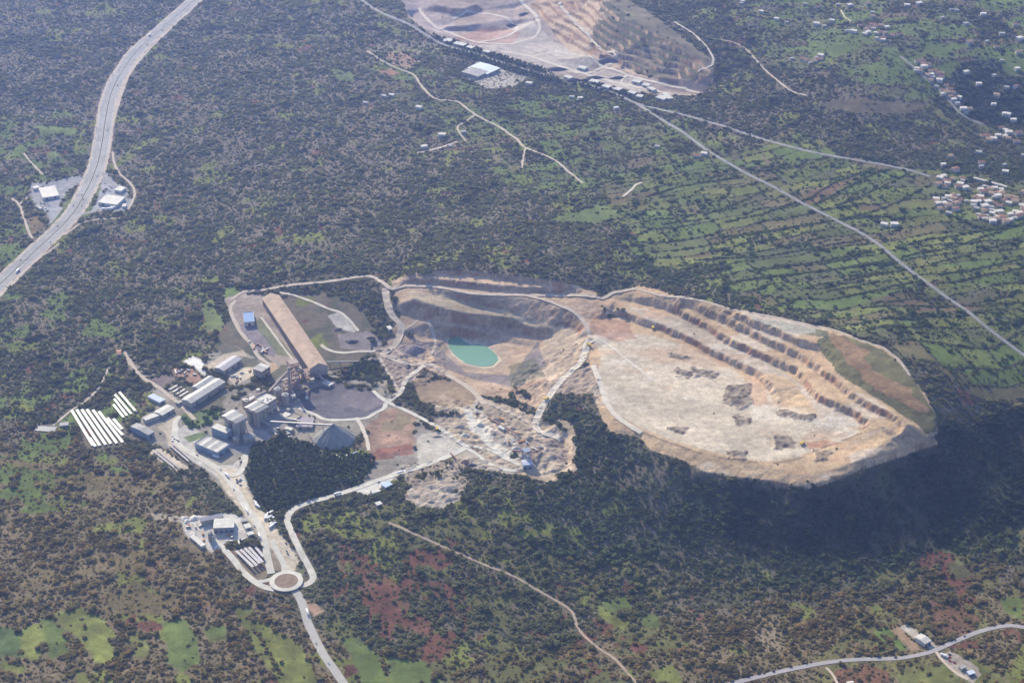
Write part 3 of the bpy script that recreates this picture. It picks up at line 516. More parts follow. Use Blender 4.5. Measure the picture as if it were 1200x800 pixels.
# ------------------------------------------------------------------ object helpers
def obj(name, me, m=None, parent=None):
    o = bpy.data.objects.new(name, me); C.objects.link(o)
    if m and len(me.materials) == 0: me.materials.append(m)
    if parent: o.parent = parent
    return o
def tag(o, label, cat, group=None):
    o['label'] = label; o['category'] = cat
    if group: o['group'] = group
    return o
def thing(name, loc, rz, label, cat, group=None):
    o = bpy.data.objects.new(name, None); C.objects.link(o); o.location = loc; o.rotation_euler = (0, 0, rz); o.empty_display_size = 3
    return tag(o, label, cat, group)
class MB:
    def __init__(s): s.v = []; s.f = []
    def add(s, vs, fs): n = len(s.v); s.v += [tuple(map(float, v)) for v in vs]; s.f += [tuple(n+i for i in f) for f in fs]; return s
    def box(s, x0, x1, y0, y1, z0, z1):
        return s.add([(x0,y0,z0),(x1,y0,z0),(x1,y1,z0),(x0,y1,z0),(x0,y0,z1),(x1,y0,z1),(x1,y1,z1),(x0,y1,z1)], [(0,3,2,1),(4,5,6,7),(0,1,5,4),(1,2,6,5),(2,3,7,6),(3,0,4,7)])
    def cyl(s, x, y, z0, z1, r, r1=None, n=20):
        r1 = r if r1 is None else r1; a = [2*math.pi*k/n for k in range(n)]
        vs = [(x+r*math.cos(t), y+r*math.sin(t), z0) for t in a]+[(x+r1*math.cos(t), y+r1*math.sin(t), z1) for t in a]
        return s.add(vs, [(k, (k+1) % n, n+(k+1) % n, n+k) for k in range(n)]+[tuple(range(n))[::-1], tuple(range(n, 2*n))])
    def beam(s, a, b, w, h=None):
        h = h or w; a = Vector(a); b = Vector(b); d = (b-a).normalized(); u = d.cross(Vector((0, 0, 1)))
        u = (Vector((1, 0, 0)) if u.length < 1e-4 else u.normalized()); v = u.cross(d)
        c = [a+u*i*w/2+v*j*h/2 for i, j in ((-1,-1),(1,-1),(1,1),(-1,1))]+[b+u*i*w/2+v*j*h/2 for i, j in ((-1,-1),(1,-1),(1,1),(-1,1))]
        return s.add(c, [(0,3,2,1),(4,5,6,7),(0,1,5,4),(1,2,6,5),(2,3,7,6),(3,0,4,7)])
    def gable(s, x0, x1, y0, y1, z, rise, over=.6, th=.35):   # ridge along x
        ym = (y0+y1)/2; x0 -= over; x1 += over; y0 -= over; y1 += over
        vs = []
        for X in (x0, x1): vs += [(X,y0,z),(X,ym,z+rise),(X,y1,z),(X,y1,z+th),(X,ym,z+rise+th),(X,y0,z+th)]
        return s.add(vs, [(0,1,7,6),(1,2,8,7),(2,3,9,8),(3,4,10,9),(4,5,11,10),(5,0,6,11),(0,5,4,1),(1,4,3,2),(6,7,10,11),(7,8,9,10)])
    def mesh(s, name, m=None):
        me = bpy.data.meshes.new(name); me.from_pydata(s.v, [], s.f); me.validate(); me.update()
        if m: me.materials.append(m)
        return me
    def build(s, name, m, parent=None): return obj(name, s.mesh(name, m), None, parent)
def wpt(p):
    x, y, z = hit([p[0]], [p[1]]); return float(x[0]), float(y[0]), float(z[0])

# ------------------------------------------------------------------ roads, tracks
M_ASPH = mat('worn_asphalt', (.25,.245,.24), .75, .22, .05, spec=.3); M_ASPH2 = mat('grey_asphalt', (.20,.20,.20), .8, .12, .15)
M_CEM = mat('cement_dusted_road', (.57,.54,.46), .8, .18, .06); M_DIRT = mat('packed_earth', (.50,.42,.33), .95, .14, .12); M_DIRTP = mat('pale_gravel_track', (.60,.54,.44), .95, .10, .12)
M_PAINT = mat('road_paint', (.78,.78,.75), .6, .05); M_KERB = mat('kerb_concrete', (.5,.49,.46), .8, .08); M_MED = mat('median_planting', (.10,.10,.07), .9, .3, .5)
def path_world(pts, step=4.0):
    a = np.array(pts, float); x, y, z = hit(a[:, 0], a[:, 1])
    return catmull([(p, q) for p, q in zip(x, y)], step)
def strip(name, P, off0, off1, m, dz, kind='structure', rag=0, dash=None):
    """a sheet laid along a path between two sideways offsets, following the ground"""
    P = np.array(P); T = np.gradient(P, axis=0); T /= np.linalg.norm(T, axis=1)[:, None]+1e-9; N = np.stack([-T[:, 1], T[:, 0]], -1)
    k = max(1, int(abs(off1-off0)/4)); offs = np.linspace(off0, off1, k+1); cols = []
    for i, o in enumerate(offs):
        e = 0
        if rag and i in (0, k): e = (vnoise(P[:, 0], P[:, 1], 9, 3+i)-.5)*2*rag
        Q = P+N*(o+(e if np.ndim(e) == 0 else e[:, None])*1.0)
        cols.append(np.column_stack([Q, ground(Q[:, 0], Q[:, 1])]))
    Zs = np.max([c[:, 2] for c in cols], axis=0); zm = np.mean([c[:, 2] for c in cols], axis=0)
    vs = []; fs = []; n = len(P)
    for c in cols:
        zz = np.maximum(c[:, 2], zm-.3)+dz
        vs += [(a, b, d) for (a, b, _), d in zip(c, zz)]
    for i in range(k):
        for j in range(n-1):
            if dash and (j % dash[1]) >= dash[0]: continue
            fs.append((i*n+j, i*n+j+1, (i+1)*n+j+1, (i+1)*n+j))
    me = bpy.data.meshes.new(name); me.from_pydata(vs, [], fs); me.update(); me.materials.append(m)
    o = obj(name, me); o['kind'] = kind; return o
def road(name, pts, width, m, dz=.35, rag=0, clear=1.0):
    P = path_world(pts); ROADMASK.append((np.array(P), width/2+clear)); strip(name, P, -width/2, width/2, m, dz, rag=rag); return P
MW = road('motorway', [(262,-30),(228,0),(205,20),(180,42),(157,64),(141,87),(130,110),(124,137),(120,165),(115,190),(106,214),(92,240),(75,262),(50,286),(25,309),(0,333),(-40,372)], 31, M_ASPH, .4, clear=7)
strip('road_verge', MW, 15.3, 21, M_DIRT, .32, rag=2.5); strip('road_verge', MW, -20, -15.3, M_DIRT, .3, rag=2)
strip('median_strip', MW, -1.5, 1.5, M_MED, .5)
for o in (-14.2, -1.9, 1.75, 14.0): strip('road_marking', MW, o, o+.35, M_PAINT, .55)
for o in (-6.2, 6.0): strip('road_marking', MW, o, o+.3, M_PAINT, .55, dash=(1, 3))
road('service_track', [(236,0),(212,22),(188,45),(166,68),(150,90),(142,112),(135,135),(130,155),(128,172),(122,190)], 6, M_DIRT, .35, .8)
road('slip_road', [(116,197),(128,212),(140,219),(148,223)], 8, M_ASPH); road('slip_road', [(100,208),(92,211),(75,219)], 8, M_ASPH)
road('slip_road', [(58,262),(66,252),(72,243)], 8, M_ASPH); road('slip_road', [(80,260),(95,252),(110,248),(122,246)], 8, M_ASPH)
road('farm_track', [(132,178),(134,192),(142,205),(153,215),(158,226),(155,236),(150,245)], 5, M_DIRT, .35, .8); road('farm_track', [(76,275),(95,262),(115,257),(140,256)], 4, M_DIRT, .35, .8)
road('farm_track', [(28,180),(36,190),(50,205)], 4, M_DIRT, .35, .8); road('farm_track', [(14,232),(22,240),(28,255),(33,270),(38,280)], 5, M_DIRT, .35, .8); road('farm_track', [(22,240),(32,232)], 4, M_DIRT, .35, .6)
road('farm_track', [(0,347),(20,328),(40,308),(70,285)], 4, M_DIRT, .35, .8)
road('country_road', [(410,-12),(430,5),(452,17),(478,28),(500,42),(525,54),(555,63),(600,77),(640,88),(680,97),(715,108),(745,121),(775,129),(820,140),(860,152),(900,165),(950,178),(1000,187),(1060,198),(1090,207)], 8, M_ASPH, .4)
road('country_road', [(745,121),(775,140),(803,157),(830,177),(865,198),(900,216),(950,243),(980,258),(1020,280),(1060,312),(1100,341),(1130,362),(1160,386),(1196,413),(1230,436)], 7.5, M_ASPH, .4)
road('farm_track', [(430,60),(447,71),(470,82),(485,88),(492,98),(502,110),(513,117),(535,119),(548,128),(560,136),(585,149),(598,158),(606,163),(616,173),(650,188),(665,200),(683,215)], 5, M_DIRT, .35, .8)
road('farm_track', [(616,173),(613,185),(612,197)], 4, M_DIRT, .35, .8); road('farm_track', [(556,135),(545,143),(536,150),(546,166)], 4, M_DIRT, .35, .8); road('farm_track', [(485,180),(500,177),(520,172),(536,166)], 6, M_DIRT, .35, 1.5)
road('farm_track', [(730,230),(740,222),(745,217),(752,214)], 5, M_DIRTP, .35, .8); road('farm_track', [(840,45),(870,55),(900,85),(925,105),(945,112)], 4, M_DIRT, .35, 1); road('farm_track', [(985,12),(990,20),(997,25)], 4, M_DIRT, .35, .8)
road('village_street', [(1055,66),(1070,78),(1085,92),(1100,105),(1112,118),(1125,133),(1140,141),(1155,147)], 6, M_ASPH, .4)
road('perimeter_track', [(150,420),(165,440),(190,457),(215,478),(228,492)], 7, M_DIRT, .35, .8); road('farm_track', [(146,412),(150,420),(152,428)], 4, M_DIRT, .35, .8)
road('farm_track', [(166,440),(175,440),(182,438)], 4, M_DIRT, .35, .6); road('farm_track', [(60,500),(85,480),(100,470),(115,455),(128,430)], 4, M_DIRT, .35, 1)
# works avenue, roundabout and approach roads
road('works_avenue', [(206,500),(205,512),(212,524),(226,532),(245,543),(262,556),(277,575),(290,597),(304,617),(311,640),(314,655),(318,672)], 11, M_CEM, .5)
road('works_avenue', [(212,488),(206,494),(205,505)], 9, M_CEM, .48); road('works_avenue', [(262,556),(278,556),(286,545),(288,532)], 9, M_CEM, .46)
road('works_avenue', [(318,632),(324,645),(332,660),(333,670)], 8, M_CEM, .46); road('works_avenue', [(336,668),(345,675),(352,672)], 8, M_CEM, .46)
road('approach_road', [(344,690),(351,700),(356,712),(360,727),(368,745),(380,768),(394,788),(408,808),(420,825)], 12, mat('pale_asphalt', (.42,.40,.36), .8, .08, .15), .42)
road('approach_road', [(350,686),(360,684),(367,678),(364,668),(357,655),(350,642),(342,624),(337,611),(339,602),(349,594),(368,587),(390,581),(420,571),(445,562),(470,553),(497,545),(520,537),(540,528),(546,524)], 10, M_CEM, .44)
road('approach_road', [(322,690),(308,687),(295,679),(284,669),(275,657),(266,647),(256,638),(250,632)], 10, M_CEM, .44)
road('approach_road', [(322,676),(312,680),(303,681)], 7, M_CEM, .47)
rc = wpt((335.5, 681.3))
def ring(name, r0, r1, m, z0, z1):
    n = 72; vs = []; fs = []
    for k in range(n):
        t = 2*math.pi*k/n; c, s = math.cos(t), math.sin(t)
        vs += [(rc[0]+r0*c, rc[1]+r0*s, z1), (rc[0]+r1*c, rc[1]+r1*s, z1), (rc[0]+r1*c, rc[1]+r1*s, z0), (rc[0]+r0*c, rc[1]+r0*s, z0)]
    for k in range(n):
        a, b = 4*k, 4*((k+1) % n); fs += [(a, a+1, b+1, b), (a+1, a+2, b+2, b+1), (a+3, a, b, b+3)]
    me = bpy.data.meshes.new(name); me.from_pydata(vs, [], fs); me.materials.append(m); o = obj(name, me); o['kind'] = 'structure'; return o
rz = float(max(ground(rc[0]+24*math.cos(t), rc[1]+24*math.sin(t))[0] for t in np.linspace(0, 6.28, 24)))+.62
ring('roundabout', 17.5, 24.5, M_CEM, rz-1.5, rz); ring('kerb', 17, 17.6, M_KERB, rz-1, rz+.14); ring('roundabout_verge', 0.01, 17, mat('dry_grass', (.25,.18,.12), .95, .25, .12), rz-1, rz+.12)
ROADMASK.append((np.array([rc[:2], (rc[0]+1, rc[1])]), 28))
# quarry haul roads and tracks
road('haul_road', [(694,398),(688,402),(686,412),(680,425),(668,437),(655,449),(645,462),(636,476),(629,492),(628,501),(636,507),(650,511),(658,516)], 12, M_DIRTP, .5, .8)
road('haul_road', [(695,428),(701,443),(707,460),(713,476),(725,489),(740,500),(752,507)], 9, M_DIRTP, .5, .8); road('haul_road', [(700,396),(715,405),(735,422),(755,437),(765,446)], 6, M_DIRTP, .45, 1.2)
road('haul_road', [(469,337),(490,335.5),(512,337),(530,340),(556,344.5),(587,345.5),(617,346.5),(655,347),(698,348),(720,343),(745,339)], 8, M_DIRT, 1.3, .8); road('haul_road', [(617,347),(640,352),(660,360),(675,368),(685,378),(690,390),(692,398)], 7, M_DIRT, 1.2, .8)
road('perimeter_track', [(270,352),(285,342),(305,340),(340,334),(380,330),(415,325),(435,324),(447,330),(458,338),(470,337)], 7, M_DIRT, .45, .8); road('perimeter_track', [(747,338),(771,346),(800,349),(824,353),(860,363),(884,367),(914,373),(945,380),(978,387),(1012,400),(1034,407),(1054,423),(1066,440)], 5, M_DIRT, .5, .8)
road('haul_road', [(452,338),(453,350),(456,362),(462,372),(470,382),(468,394),(462,406),(452,413),(446,416)], 12, M_DIRT, .45, 1.2); road('haul_road', [(446,416),(460,420),(480,427),(500,425),(515,432),(530,442),(548,453),(562,466),(568,474)], 10, M_DIRT, .45, 1.2)
road('haul_road', [(500,426),(486,436),(475,446),(470,458),(462,464),(455,470)], 8, M_DIRTP, .45, 1); road('haul_road', [(445,418),(452,432),(462,448),(468,460)], 5, M_DIRT, .42, .8)
road('haul_road', [(437,458),(446,466),(455,471),(470,478),(490,488),(510,498),(525,508),(545,522),(560,524),(580,530),(602,541),(612,548),(605,551),(590,550),(570,540),(555,530),(546,525)], 7, M_CEM, .5, .6)
road('haul_road', [(545,478),(552,492),(560,502),(570,518),(585,530),(600,540)], 8, M_CEM, .5, .8); road('haul_road', [(553,480),(558,474),(570,472),(585,478),(605,487),(622,495),(630,501)], 6, M_DIRT, .46, .8); road('haul_road', [(560,480),(575,492),(590,500),(610,512)], 4, M_DIRT, .46, 1)
road('haul_road', [(452,472),(450,478),(440,484),(430,489),(415,491),(395,492),(380,491),(370,486),(362,483),(350,478)], 7, M_CEM, .5, .5)
road('haul_road', [(328,343),(345,346),(365,353),(385,362),(398,366),(410,376),(420,388)], 5, M_DIRTP, .45, .6); road('haul_road', [(376,404),(385,410),(400,413),(420,412),(440,411)], 6, M_DIRTP, .45, .8)
road('haul_road', [(276,352),(270,362),(276,378),(285,393),(296,405),(303,418),(318,428)], 7, M_DIRT, .45, .8); road('works_lane', [(306,372),(318,388),(330,404),(342,420),(352,432)], 4, M_DIRTP, .45, .5)
road('haul_road', [(568,462),(585,458),(605,457),(620,452),(640,445)], 6, mat('orange_earth', (.42,.27,.17), .95, .15, .1), .4, 1.5); road('haul_road', [(467,392),(490,375)], 4, M_DIRT, .4, .8); road('haul_road', [(502,376),(508,392),(510,405),(505,415)], 6, M_DIRT, .4, 1)
road('haul_road', [(417,489),(424,500),(430,515),(432,528)], 6, M_DIRTP, .45, .8)
for pp, ww in [([(586,60),(620,66),(650,76),(690,88),(730,99),(765,106),(785,110)], 9),([(622,66),(650,62),(680,66),(700,74),(735,88),(770,97),(800,104),(820,109)], 8),([(650,76),(668,84),(690,86),(705,80),(722,66),(712,60)], 7),([(600,52),(560,50),(540,44),(525,38),(508,30),(490,10)], 8),([(560,50),(590,44),(606,34),(590,20),(560,16),(530,22)], 8),([(600,52),(630,40),(628,20),(610,0)], 8),([(735,88),(728,98),(745,106)], 6),([(705,60),(690,44),(672,24),(655,4)], 6),([(790,26),(815,42),(835,66),(832,78),(818,84)], 5)]:
    road('haul_road', pp, ww, M_DIRTP, .5, 1.5)
# lower tracks
road('farm_track', [(455,613),(468,617),(485,625),(505,634),(530,645),(560,658),(585,668),(603,675),(625,688),(645,700),(665,712),(672,720),(676,733),(685,745),(700,758),(720,772),(735,788),(748,803),(760,820)], 4.5, mat('track_earth', (.40,.31,.23), .95, .15, .1), .4, .7)
road('country_road', [(820,812),(860,800),(900,790),(940,781),(975,775),(1010,772),(1050,771),(1080,766),(1100,760),(1120,751),(1145,741),(1165,735),(1185,733),(1215,737),(1260,740)], 8, mat('old_asphalt', (.34,.32,.32), .8, .1, .15), .5)
road('farm_track', [(968,782),(976,790),(982,802)], 4, M_DIRT, .4, .6); road('farm_track', [(1096,762),(1106,775),(1120,788),(1135,796)], 5, M_DIRT, .42, .5)

# ------------------------------------------------------------------ the ground sheet
nx, ny = GX.shape
gm = bpy.data.meshes.new('ground'); gm.vertices.add(nx*ny)
co = np.stack([GX, GY, Z0], -1).reshape(-1, 3).astype(np.float32); gm.vertices.foreach_set('co', co.ravel())
ii, jj = np.meshgrid(np.arange(nx-1), np.arange(ny-1), indexing='ij'); a0 = (ii*ny+jj).ravel()
quads = np.stack([a0, a0+ny, a0+ny+1, a0+1], -1).astype(np.int32); nf = len(quads)
gm.loops.add(nf*4); gm.loops.foreach_set('vertex_index', quads.ravel()); gm.polygons.add(nf)
gm.polygons.foreach_set('loop_start', np.arange(0, nf*4, 4, dtype=np.int32))
gm.update(calc_edges=True)
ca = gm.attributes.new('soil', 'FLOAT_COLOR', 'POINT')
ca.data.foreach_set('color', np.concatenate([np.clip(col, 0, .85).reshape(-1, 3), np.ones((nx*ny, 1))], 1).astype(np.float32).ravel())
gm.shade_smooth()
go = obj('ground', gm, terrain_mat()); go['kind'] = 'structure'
# pond
lw = [unproj(lc[0]+(p[0]-lc[0])*1.04, lc[1]+(p[1]-lc[1])*1.04, -6.5) for p in catmull([np.array(p) for p in LAKE+LAKE[:1]], 3)]
wm = bpy.data.meshes.new('pond_water'); wm.from_pydata([(float(a), float(b), -6.5) for a, b in lw[:-1]], [], [tuple(range(len(lw)-1))]); wm.update()
wo = obj('pond_water', wm, mat('green_water', (.13,.285,.185), .35, .08, .01, spec=.25)); wo['kind'] = 'structure'

# ------------------------------------------------------------------ buildings
BOXES = []
def frame3(P0, P1, P2, h):
    """roof corners in the photograph -> world frame: origin, angle, length, depth, floor height"""
    g = wpt(((P0[0]+P1[0]+P2[0])/3, (P0[1]+P1[1]+P2[1])/3+h*.6))[2]
    a = np.array(unproj(*P0, g+h)); b = np.array(unproj(*P1, g+h)); c = np.array(unproj(*P2, g+h))
    d = b-a; L = np.linalg.norm(d); d /= L; n = np.array((-d[1], d[0])); wd = float(np.dot(c-b, n)); ang = math.atan2(d[1], d[0])
    cen = (a+b)/2+n*wd/2; BOXES.append((cen[0], cen[1], max(L, abs(wd))/2+1.5))
    return cen, ang, float(L), abs(wd), g
M_WALLG = mat('concrete_wall', (.40,.365,.31), .85, .15, .3, streak=True); M_WALLW = mat('white_wall', (.60,.57,.50), .8, .15, .3, streak=True); M_WALLP = mat('pink_dust_wall', (.42,.34,.29), .85, .2, .3, streak=True)
M_BLUE = mat('blue_cladding', (.25,.31,.38), .5, .12, .3); M_ROOFG = mat('grey_sheet_roof', (.34,.33,.31), .7, .22, .12); M_ROOFW = mat('white_sheet_roof', (.56,.54,.48), .65, .20, .12); M_ROOFO = mat('orange_sheet_roof', (.50,.36,.25), .8, .22, .08); M_ROOFB = mat('blue_sheet_roof', (.06,.19,.44), .45, .08, .3)
M_TILE = mat('clay_tile_roof', (.42,.22,.14), .85, .2, .5); M_STEEL = mat('grey_steel', (.30,.30,.31), .5, .15, .4, metal=.3); M_RUST = mat('rusty_steel', (.34,.21,.16), .8, .3, .3); M_GLASS = mat('dark_glass', (.04,.05,.06), .2, .1, spec=.5); M_DOOR = mat('dark_door', (.09,.09,.10), .6, .1)
ROOFOF = {}
def hall(name, P0, P1, P2, h, label, cat='building', wall=None, roof=None, rise=0, stripes=None, colonnade=False, doors=2, wins=0, group=None, parapet=False, ridge_across=False):
    cen, ang, L, W, g = frame3(P0, P1, P2, h)
    z = float(min(ground(cen[0]+i*L*.5, cen[1]+j*W*.5)[0] for i in (-1, 0, 1) for j in (-1, 0, 1))); z = min(z, g); H = g+h-z
    t = thing(name, (cen[0], cen[1], z), ang, label, cat, group); l, w_ = L/2, W/2; wall = wall or M_WALLG; roof = roof or M_ROOFG
    if ridge_across: pass
    m = MB().box(-l, l, -w_, w_, -1, H-.02)
    if rise:
        m.add([(-l,-w_,H-.02),(-l,w_,H-.02),(-l,0,H+rise-.05),(l,-w_,H-.02),(l,w_,H-.02),(l,0,H+rise-.05)], [(0,1,2),(3,5,4)])
    m.build('wall', wall, t)
    if rise: ROOFOF[t.name] = MB().gable(-l, l, -w_, w_, H, rise).build('roof', roof, t)
    else:
        r = MB().box(-l-.4, l+.4, -w_-.4, w_+.4, H, H+.5)
        ROOFOF[t.name] = r.build('roof', roof, t)
    if parapet:
        q = MB()
        for a in ((-l-.5,l+.5,-w_-.5,-w_),(-l-.5,l+.5,w_,w_+.5),(-l-.5,-l,-w_,w_),(l,l+.5,-w_,w_)): q.box(*a, H+.5, H+1.4)
        q.build('parapet', wall, t)
    if stripes:
        n = stripes[0]
        for k in range(n):
            x0 = -l+L*(k+.12)/n; MB().box(x0, x0+L/n*.5, -w_+.5, w_-.5, H+.5, H+.75).build('skylight_strip', stripes[1], ROOFOF[t.name])
    if colonnade:
        n = int(L/6); p = MB()
        for k in range(n): 
            x = -l+L*(k+.5)/n; MB().box(x-1.3, x+1.3, w_, w_+.25, 1, H*.8).build('bay_opening', M_DOOR, t); p.box(x-3.3, x-2.6, w_, w_+1.0, 0, H-.1)
        p.build('pillar_row', wall, t)
    for k in range(doors):
        x = -l+L*(k+.5)/max(1, doors); MB().box(x-2.2, x+2.2, -w_-.12, -w_+.3, 0, min(5, H*.7)).build('door', M_DOOR, t)
    if wins:
        for lv in range(wins):
            zz = H*(lv+.45)/wins
            for k in range(int(L/5)):
                x = -l+2.5+5*k; MB().box(x-1, x+1, -w_-.1, -w_+.3, zz, zz+1.6).build('window', M_GLASS, t)
    return t, l, w_, H
def corner_vents(t, l, w_, H, n, m):
    for k in range(n):
        x = random.uniform(-l*.8, l*.8); y = random.uniform(-w_*.7, w_*.7); MB().box(x-1, x+1, y-1, y+1, H+.5, H+2).build('roof_vent', m, ROOFOF[t.name])
# P0 -> P1 runs along the near long eave from left to right, P2 is the far right corner
hall('storage_hall', (383.5,428),(327,346),(305.5,347), 13, 'very long clinker hall with a pale orange ridged roof', 'hall', M_WALLP, M_ROOFO, 8, colonnade=True, doors=0)
hall('covered_shed', (286,378),(298,377),(290,366), 7, 'white shed with a bright blue roof beside a grey yard', 'shed', M_WALLW, M_ROOFB, 0, parapet=True, doors=1)
hall('warehouse', (224,472.5),(263.5,447.5),(254,442.5), 10, 'long grey warehouse with a pale roof beside the dirt perimeter track', 'warehouse', M_WALLG, M_ROOFW, 3, doors=3)
hall('warehouse', (233,456),(252,443.5),(246,439.5), 10, 'shorter roof bay joined to the back of the long grey warehouse', 'warehouse', M_WALLG, M_ROOFW, 3, doors=0)
hall('workshop', (262,434.5),(283,420.5),(272.5,416.5), 8, 'low grey roofed workshop next to a pale concrete yard', 'workshop', M_WALLG, mat('lilac_sheet_roof', (.40,.38,.40), .6, .12, .2), 2, doors=3)
t, l, w_, H = hall('raw_mill_building', (307,435.5),(316.5,429),(306.5,425), 15, 'tall square block with a white roof of two strips', 'building', M_WALLP, M_ROOFW, 0, stripes=(1, M_ROOFG), doors=1, wins=2)
t, l, w_, H = hall('packing_plant', (255,530.5),(269,521),(245,508.5), 9, 'blue walled plant with a roof of white and grey stripes', 'packing plant', M_BLUE, M_ROOFG, 0, doors=2, parapet=True)
for k in range(3): y = -w_+2*w_*(k+.12)/3; MB().box(-l+.4, l-.4, y, y+2*w_/3*.42, H+.5, H+.8).build('skylight_strip', M_ROOFW, ROOFOF[t.name])
hall('loading_shed', (265.5,507.5),(272,503),(259,493), 15, 'white roofed loading shed with blue walls at the foot of the silos', 'shed', M_BLUE, M_ROOFW, 0, doors=1)
hall('office_block', (190,486.5),(204.5,478),(197,473), 7, 'low office with a white roof above its shaded verandah', 'office', M_WALLG, M_ROOFW, 1.2, wins=1, doors=1)
hall('office_wing', (173.5,509.5),(180.5,505.5),(168,491), 9, 'blue gabled office wing with a grey striped roof', 'office', M_BLUE, M_ROOFG, 2, wins=1, doors=1)
hall('office_link', (171,492.5),(187,486.5),(182,483.5), 6, 'narrow white roofed link between the two office buildings', 'office', M_WALLW, M_ROOFW, 0, doors=0, wins=1)
hall('canteen', (187,471.5),(193.5,468),(180,460.5), 5, 'small pale hut with a blue and white roof above the offices', 'hut', M_WALLW, mat('pale_blue_roof', (.40,.48,.58), .6, .2, .3), 0, doors=1)
hall('canteen_store', (209,473),(214,470),(211,468), 4, 'tiny grey store hut by the corner of the dirt perimeter track', 'hut', M_WALLG, M_ROOFG, 0, doors=1)
# storage yard with rows of slabs
yc = [(200,459),(204,455),(208,459),(212,460),(216,462)]
for k, (a, b, c, d) in enumerate([(199,457.5,208,452),(203,460.5,213,454),(207,463,217,456.5),(211,465.5,221,459),(216,467.5,224,462)]):
    A = wpt((a, b)); Bp = wpt((c, d)); L = math.hypot(Bp[0]-A[0], Bp[1]-A[1])
    tag(MB().box(-L/2, L/2, -1.3, 1.3, 0, 2.2).box(-L/2, L/2, 1.8, 3.2, 0, 1.5).build('stacked_slabs', mat('pale_stacks', (.68,.64,.54), .85, .15, .4)), ['white stack row of slabs at the far end of the open store', 'second stack row of slabs from the far end', 'middle stack row of slabs in the open store', 'fourth stack row of slabs, one short of the warehouse', 'stack row of slabs against the warehouse gable'][k], 'stack', 'slab stacks in the open store beside the warehouse')
    o = C.objects[-1]; o.location = ((A[0]+Bp[0])/2, (A[1]+Bp[1])/2, (A[2]+Bp[2])/2); o.rotation_euler = (0, 0, math.atan2(Bp[1]-A[1], Bp[0]-A[0]))
# silo blocks
def silo_block(P0, P1, P2, h, n, label, m=M_WALLG):
    cen, ang, L, W, g = frame3(P0, P1, P2, h); t = thing('silo_block', (cen[0], cen[1], g), ang, label, 'silos', 'cement silo blocks'); r = W/4.1
    for k in range(n):
        for s in (-1, 1): MB().cyl(-L/2+L*(k+.5)/n, s*W/4, -1, h-5, min(r, L/n/2.02), n=24).build('silo', m, t)
    MB().box(-L/2, L/2, -W/2, W/2, h-5, h-.6).build('top_house', M_WALLP, t)
    for s in (-1, 1): MB().gable(-L/2, L/2, s*W/4-W/4+.7, s*W/4+W/4-.7, h-.5, 2).build('roof', M_ROOFW if s > 0 else M_ROOFG, t)
    MB().box(-L/2, -L/2+3, -W/2-2.5, -W/2, -1, h+3).build('stair_tower', m, t)
    for k in range(3): MB().box(-L/2+L*(k+.3)/3, -L/2+L*(k+.5)/3, -W/2-.15, -W/2+.2, h-4, h-2).build('window', M_GLASS, t)
    return t
silo_block((277,496),(290,489),(271.5,480), 31, 2, 'nearer concrete silo block with twin pale roofs beside the blue plant')
silo_block((301,484),(315,476),(298,470), 27, 3, 'second concrete silo block, behind the nearer one')
t, l, w_, H = hall('mill_building', (313,473),(324,466),(313,459), 24, 'grey mill block with a stepped roof behind the silos', 'mill', M_WALLG, M_ROOFW, 0, wins=3); corner_vents(t, l, w_, H, 4, M_STEEL)
t, l, w_, H = hall('mill_annex', (290,471),(301,464),(295,461), 14, 'low pale annex with roof boxes between silos and trees', 'building', M_WALLP, M_ROOFW, 0, wins=1); corner_vents(t, l, w_, H, 3, M_STEEL)
# preheater tower: open steel frame with floors, cyclones and ducts
def tower(p, sz, floors, fh, label, name='preheater_tower', cyc=True, m=M_RUST, rz=.55):
    x, y, z = wpt(p); t = thing(name, (x, y, z), rz, label, 'tower'); h = floors*fh; s = sz/2
    for i in (-1, 1):
        for j in (-1, 1): MB().box(i*s-.4, i*s+.4, j*s-.4, j*s+.4, -1, h).build('column', m, t)
    for k in range(1, floors+1): MB().box(-s-.8, s+.8, -s-.8, s+.8, k*fh-.4, k*fh).build('floor_deck', m if k % 2 else M_WALLP, t)
    b = MB()
    for k in range(floors):
        for j in (-1, 1): b.beam((-s, j*s, k*fh), (s, j*s, (k+1)*fh), .4); b.beam((j*s, -s, k*fh), (j*s, s, (k+1)*fh), .4)
    b.build('bracing', M_STEEL, t)
    if cyc:
        for k in range(floors):
            xx = (-1)**k*s*.4; MB().cyl(xx, -s*.3, k*fh+1.2, k*fh+fh*.5, .5, sz*.21, 14).cyl(xx, -s*.3, k*fh+fh*.5+.01, k*fh+fh*.88, sz*.21, n=14).build('cyclone', M_WALLG, t)
    BOXES.append((x, y, sz*.8)); return t
tower((345,452), 14, 6, 8, 'tall open steel preheater tower at the end of the orange hall')
tower((334,460), 10, 4, 7, 'shorter dusty steel tower between the preheater and the mill', 'mill_tower', True, M_WALLP)
tower((360,446), 9, 3, 7, 'squat rusty frame tower under the orange hall gable', 'transfer_tower', False)
tower((372,444), 8, 2, 7, 'low transfer tower on the right of the orange hall gable', 'transfer_tower', False, M_WALLP)
def stack(p, h, r, label, m=M_WALLG, name='chimney_stack', cat='chimney'):
    x, y, z = wpt(p); t = thing(name, (x, y, z), 0, label, cat); MB().cyl(0, 0, -1, h, r, r*.8, 20).build('shaft', m, t); MB().cyl(0, 0, h-2, h-1, r*.95+.4, n=20).build('gallery', M_STEEL, t); BOXES.append((x, y, r+2)); return t
stack((340,458), 46, 2.4, 'tall slim grey chimney beside the preheater tower'); stack((322,478), 22, 1.8, 'short chimney standing in the shade by the mill')
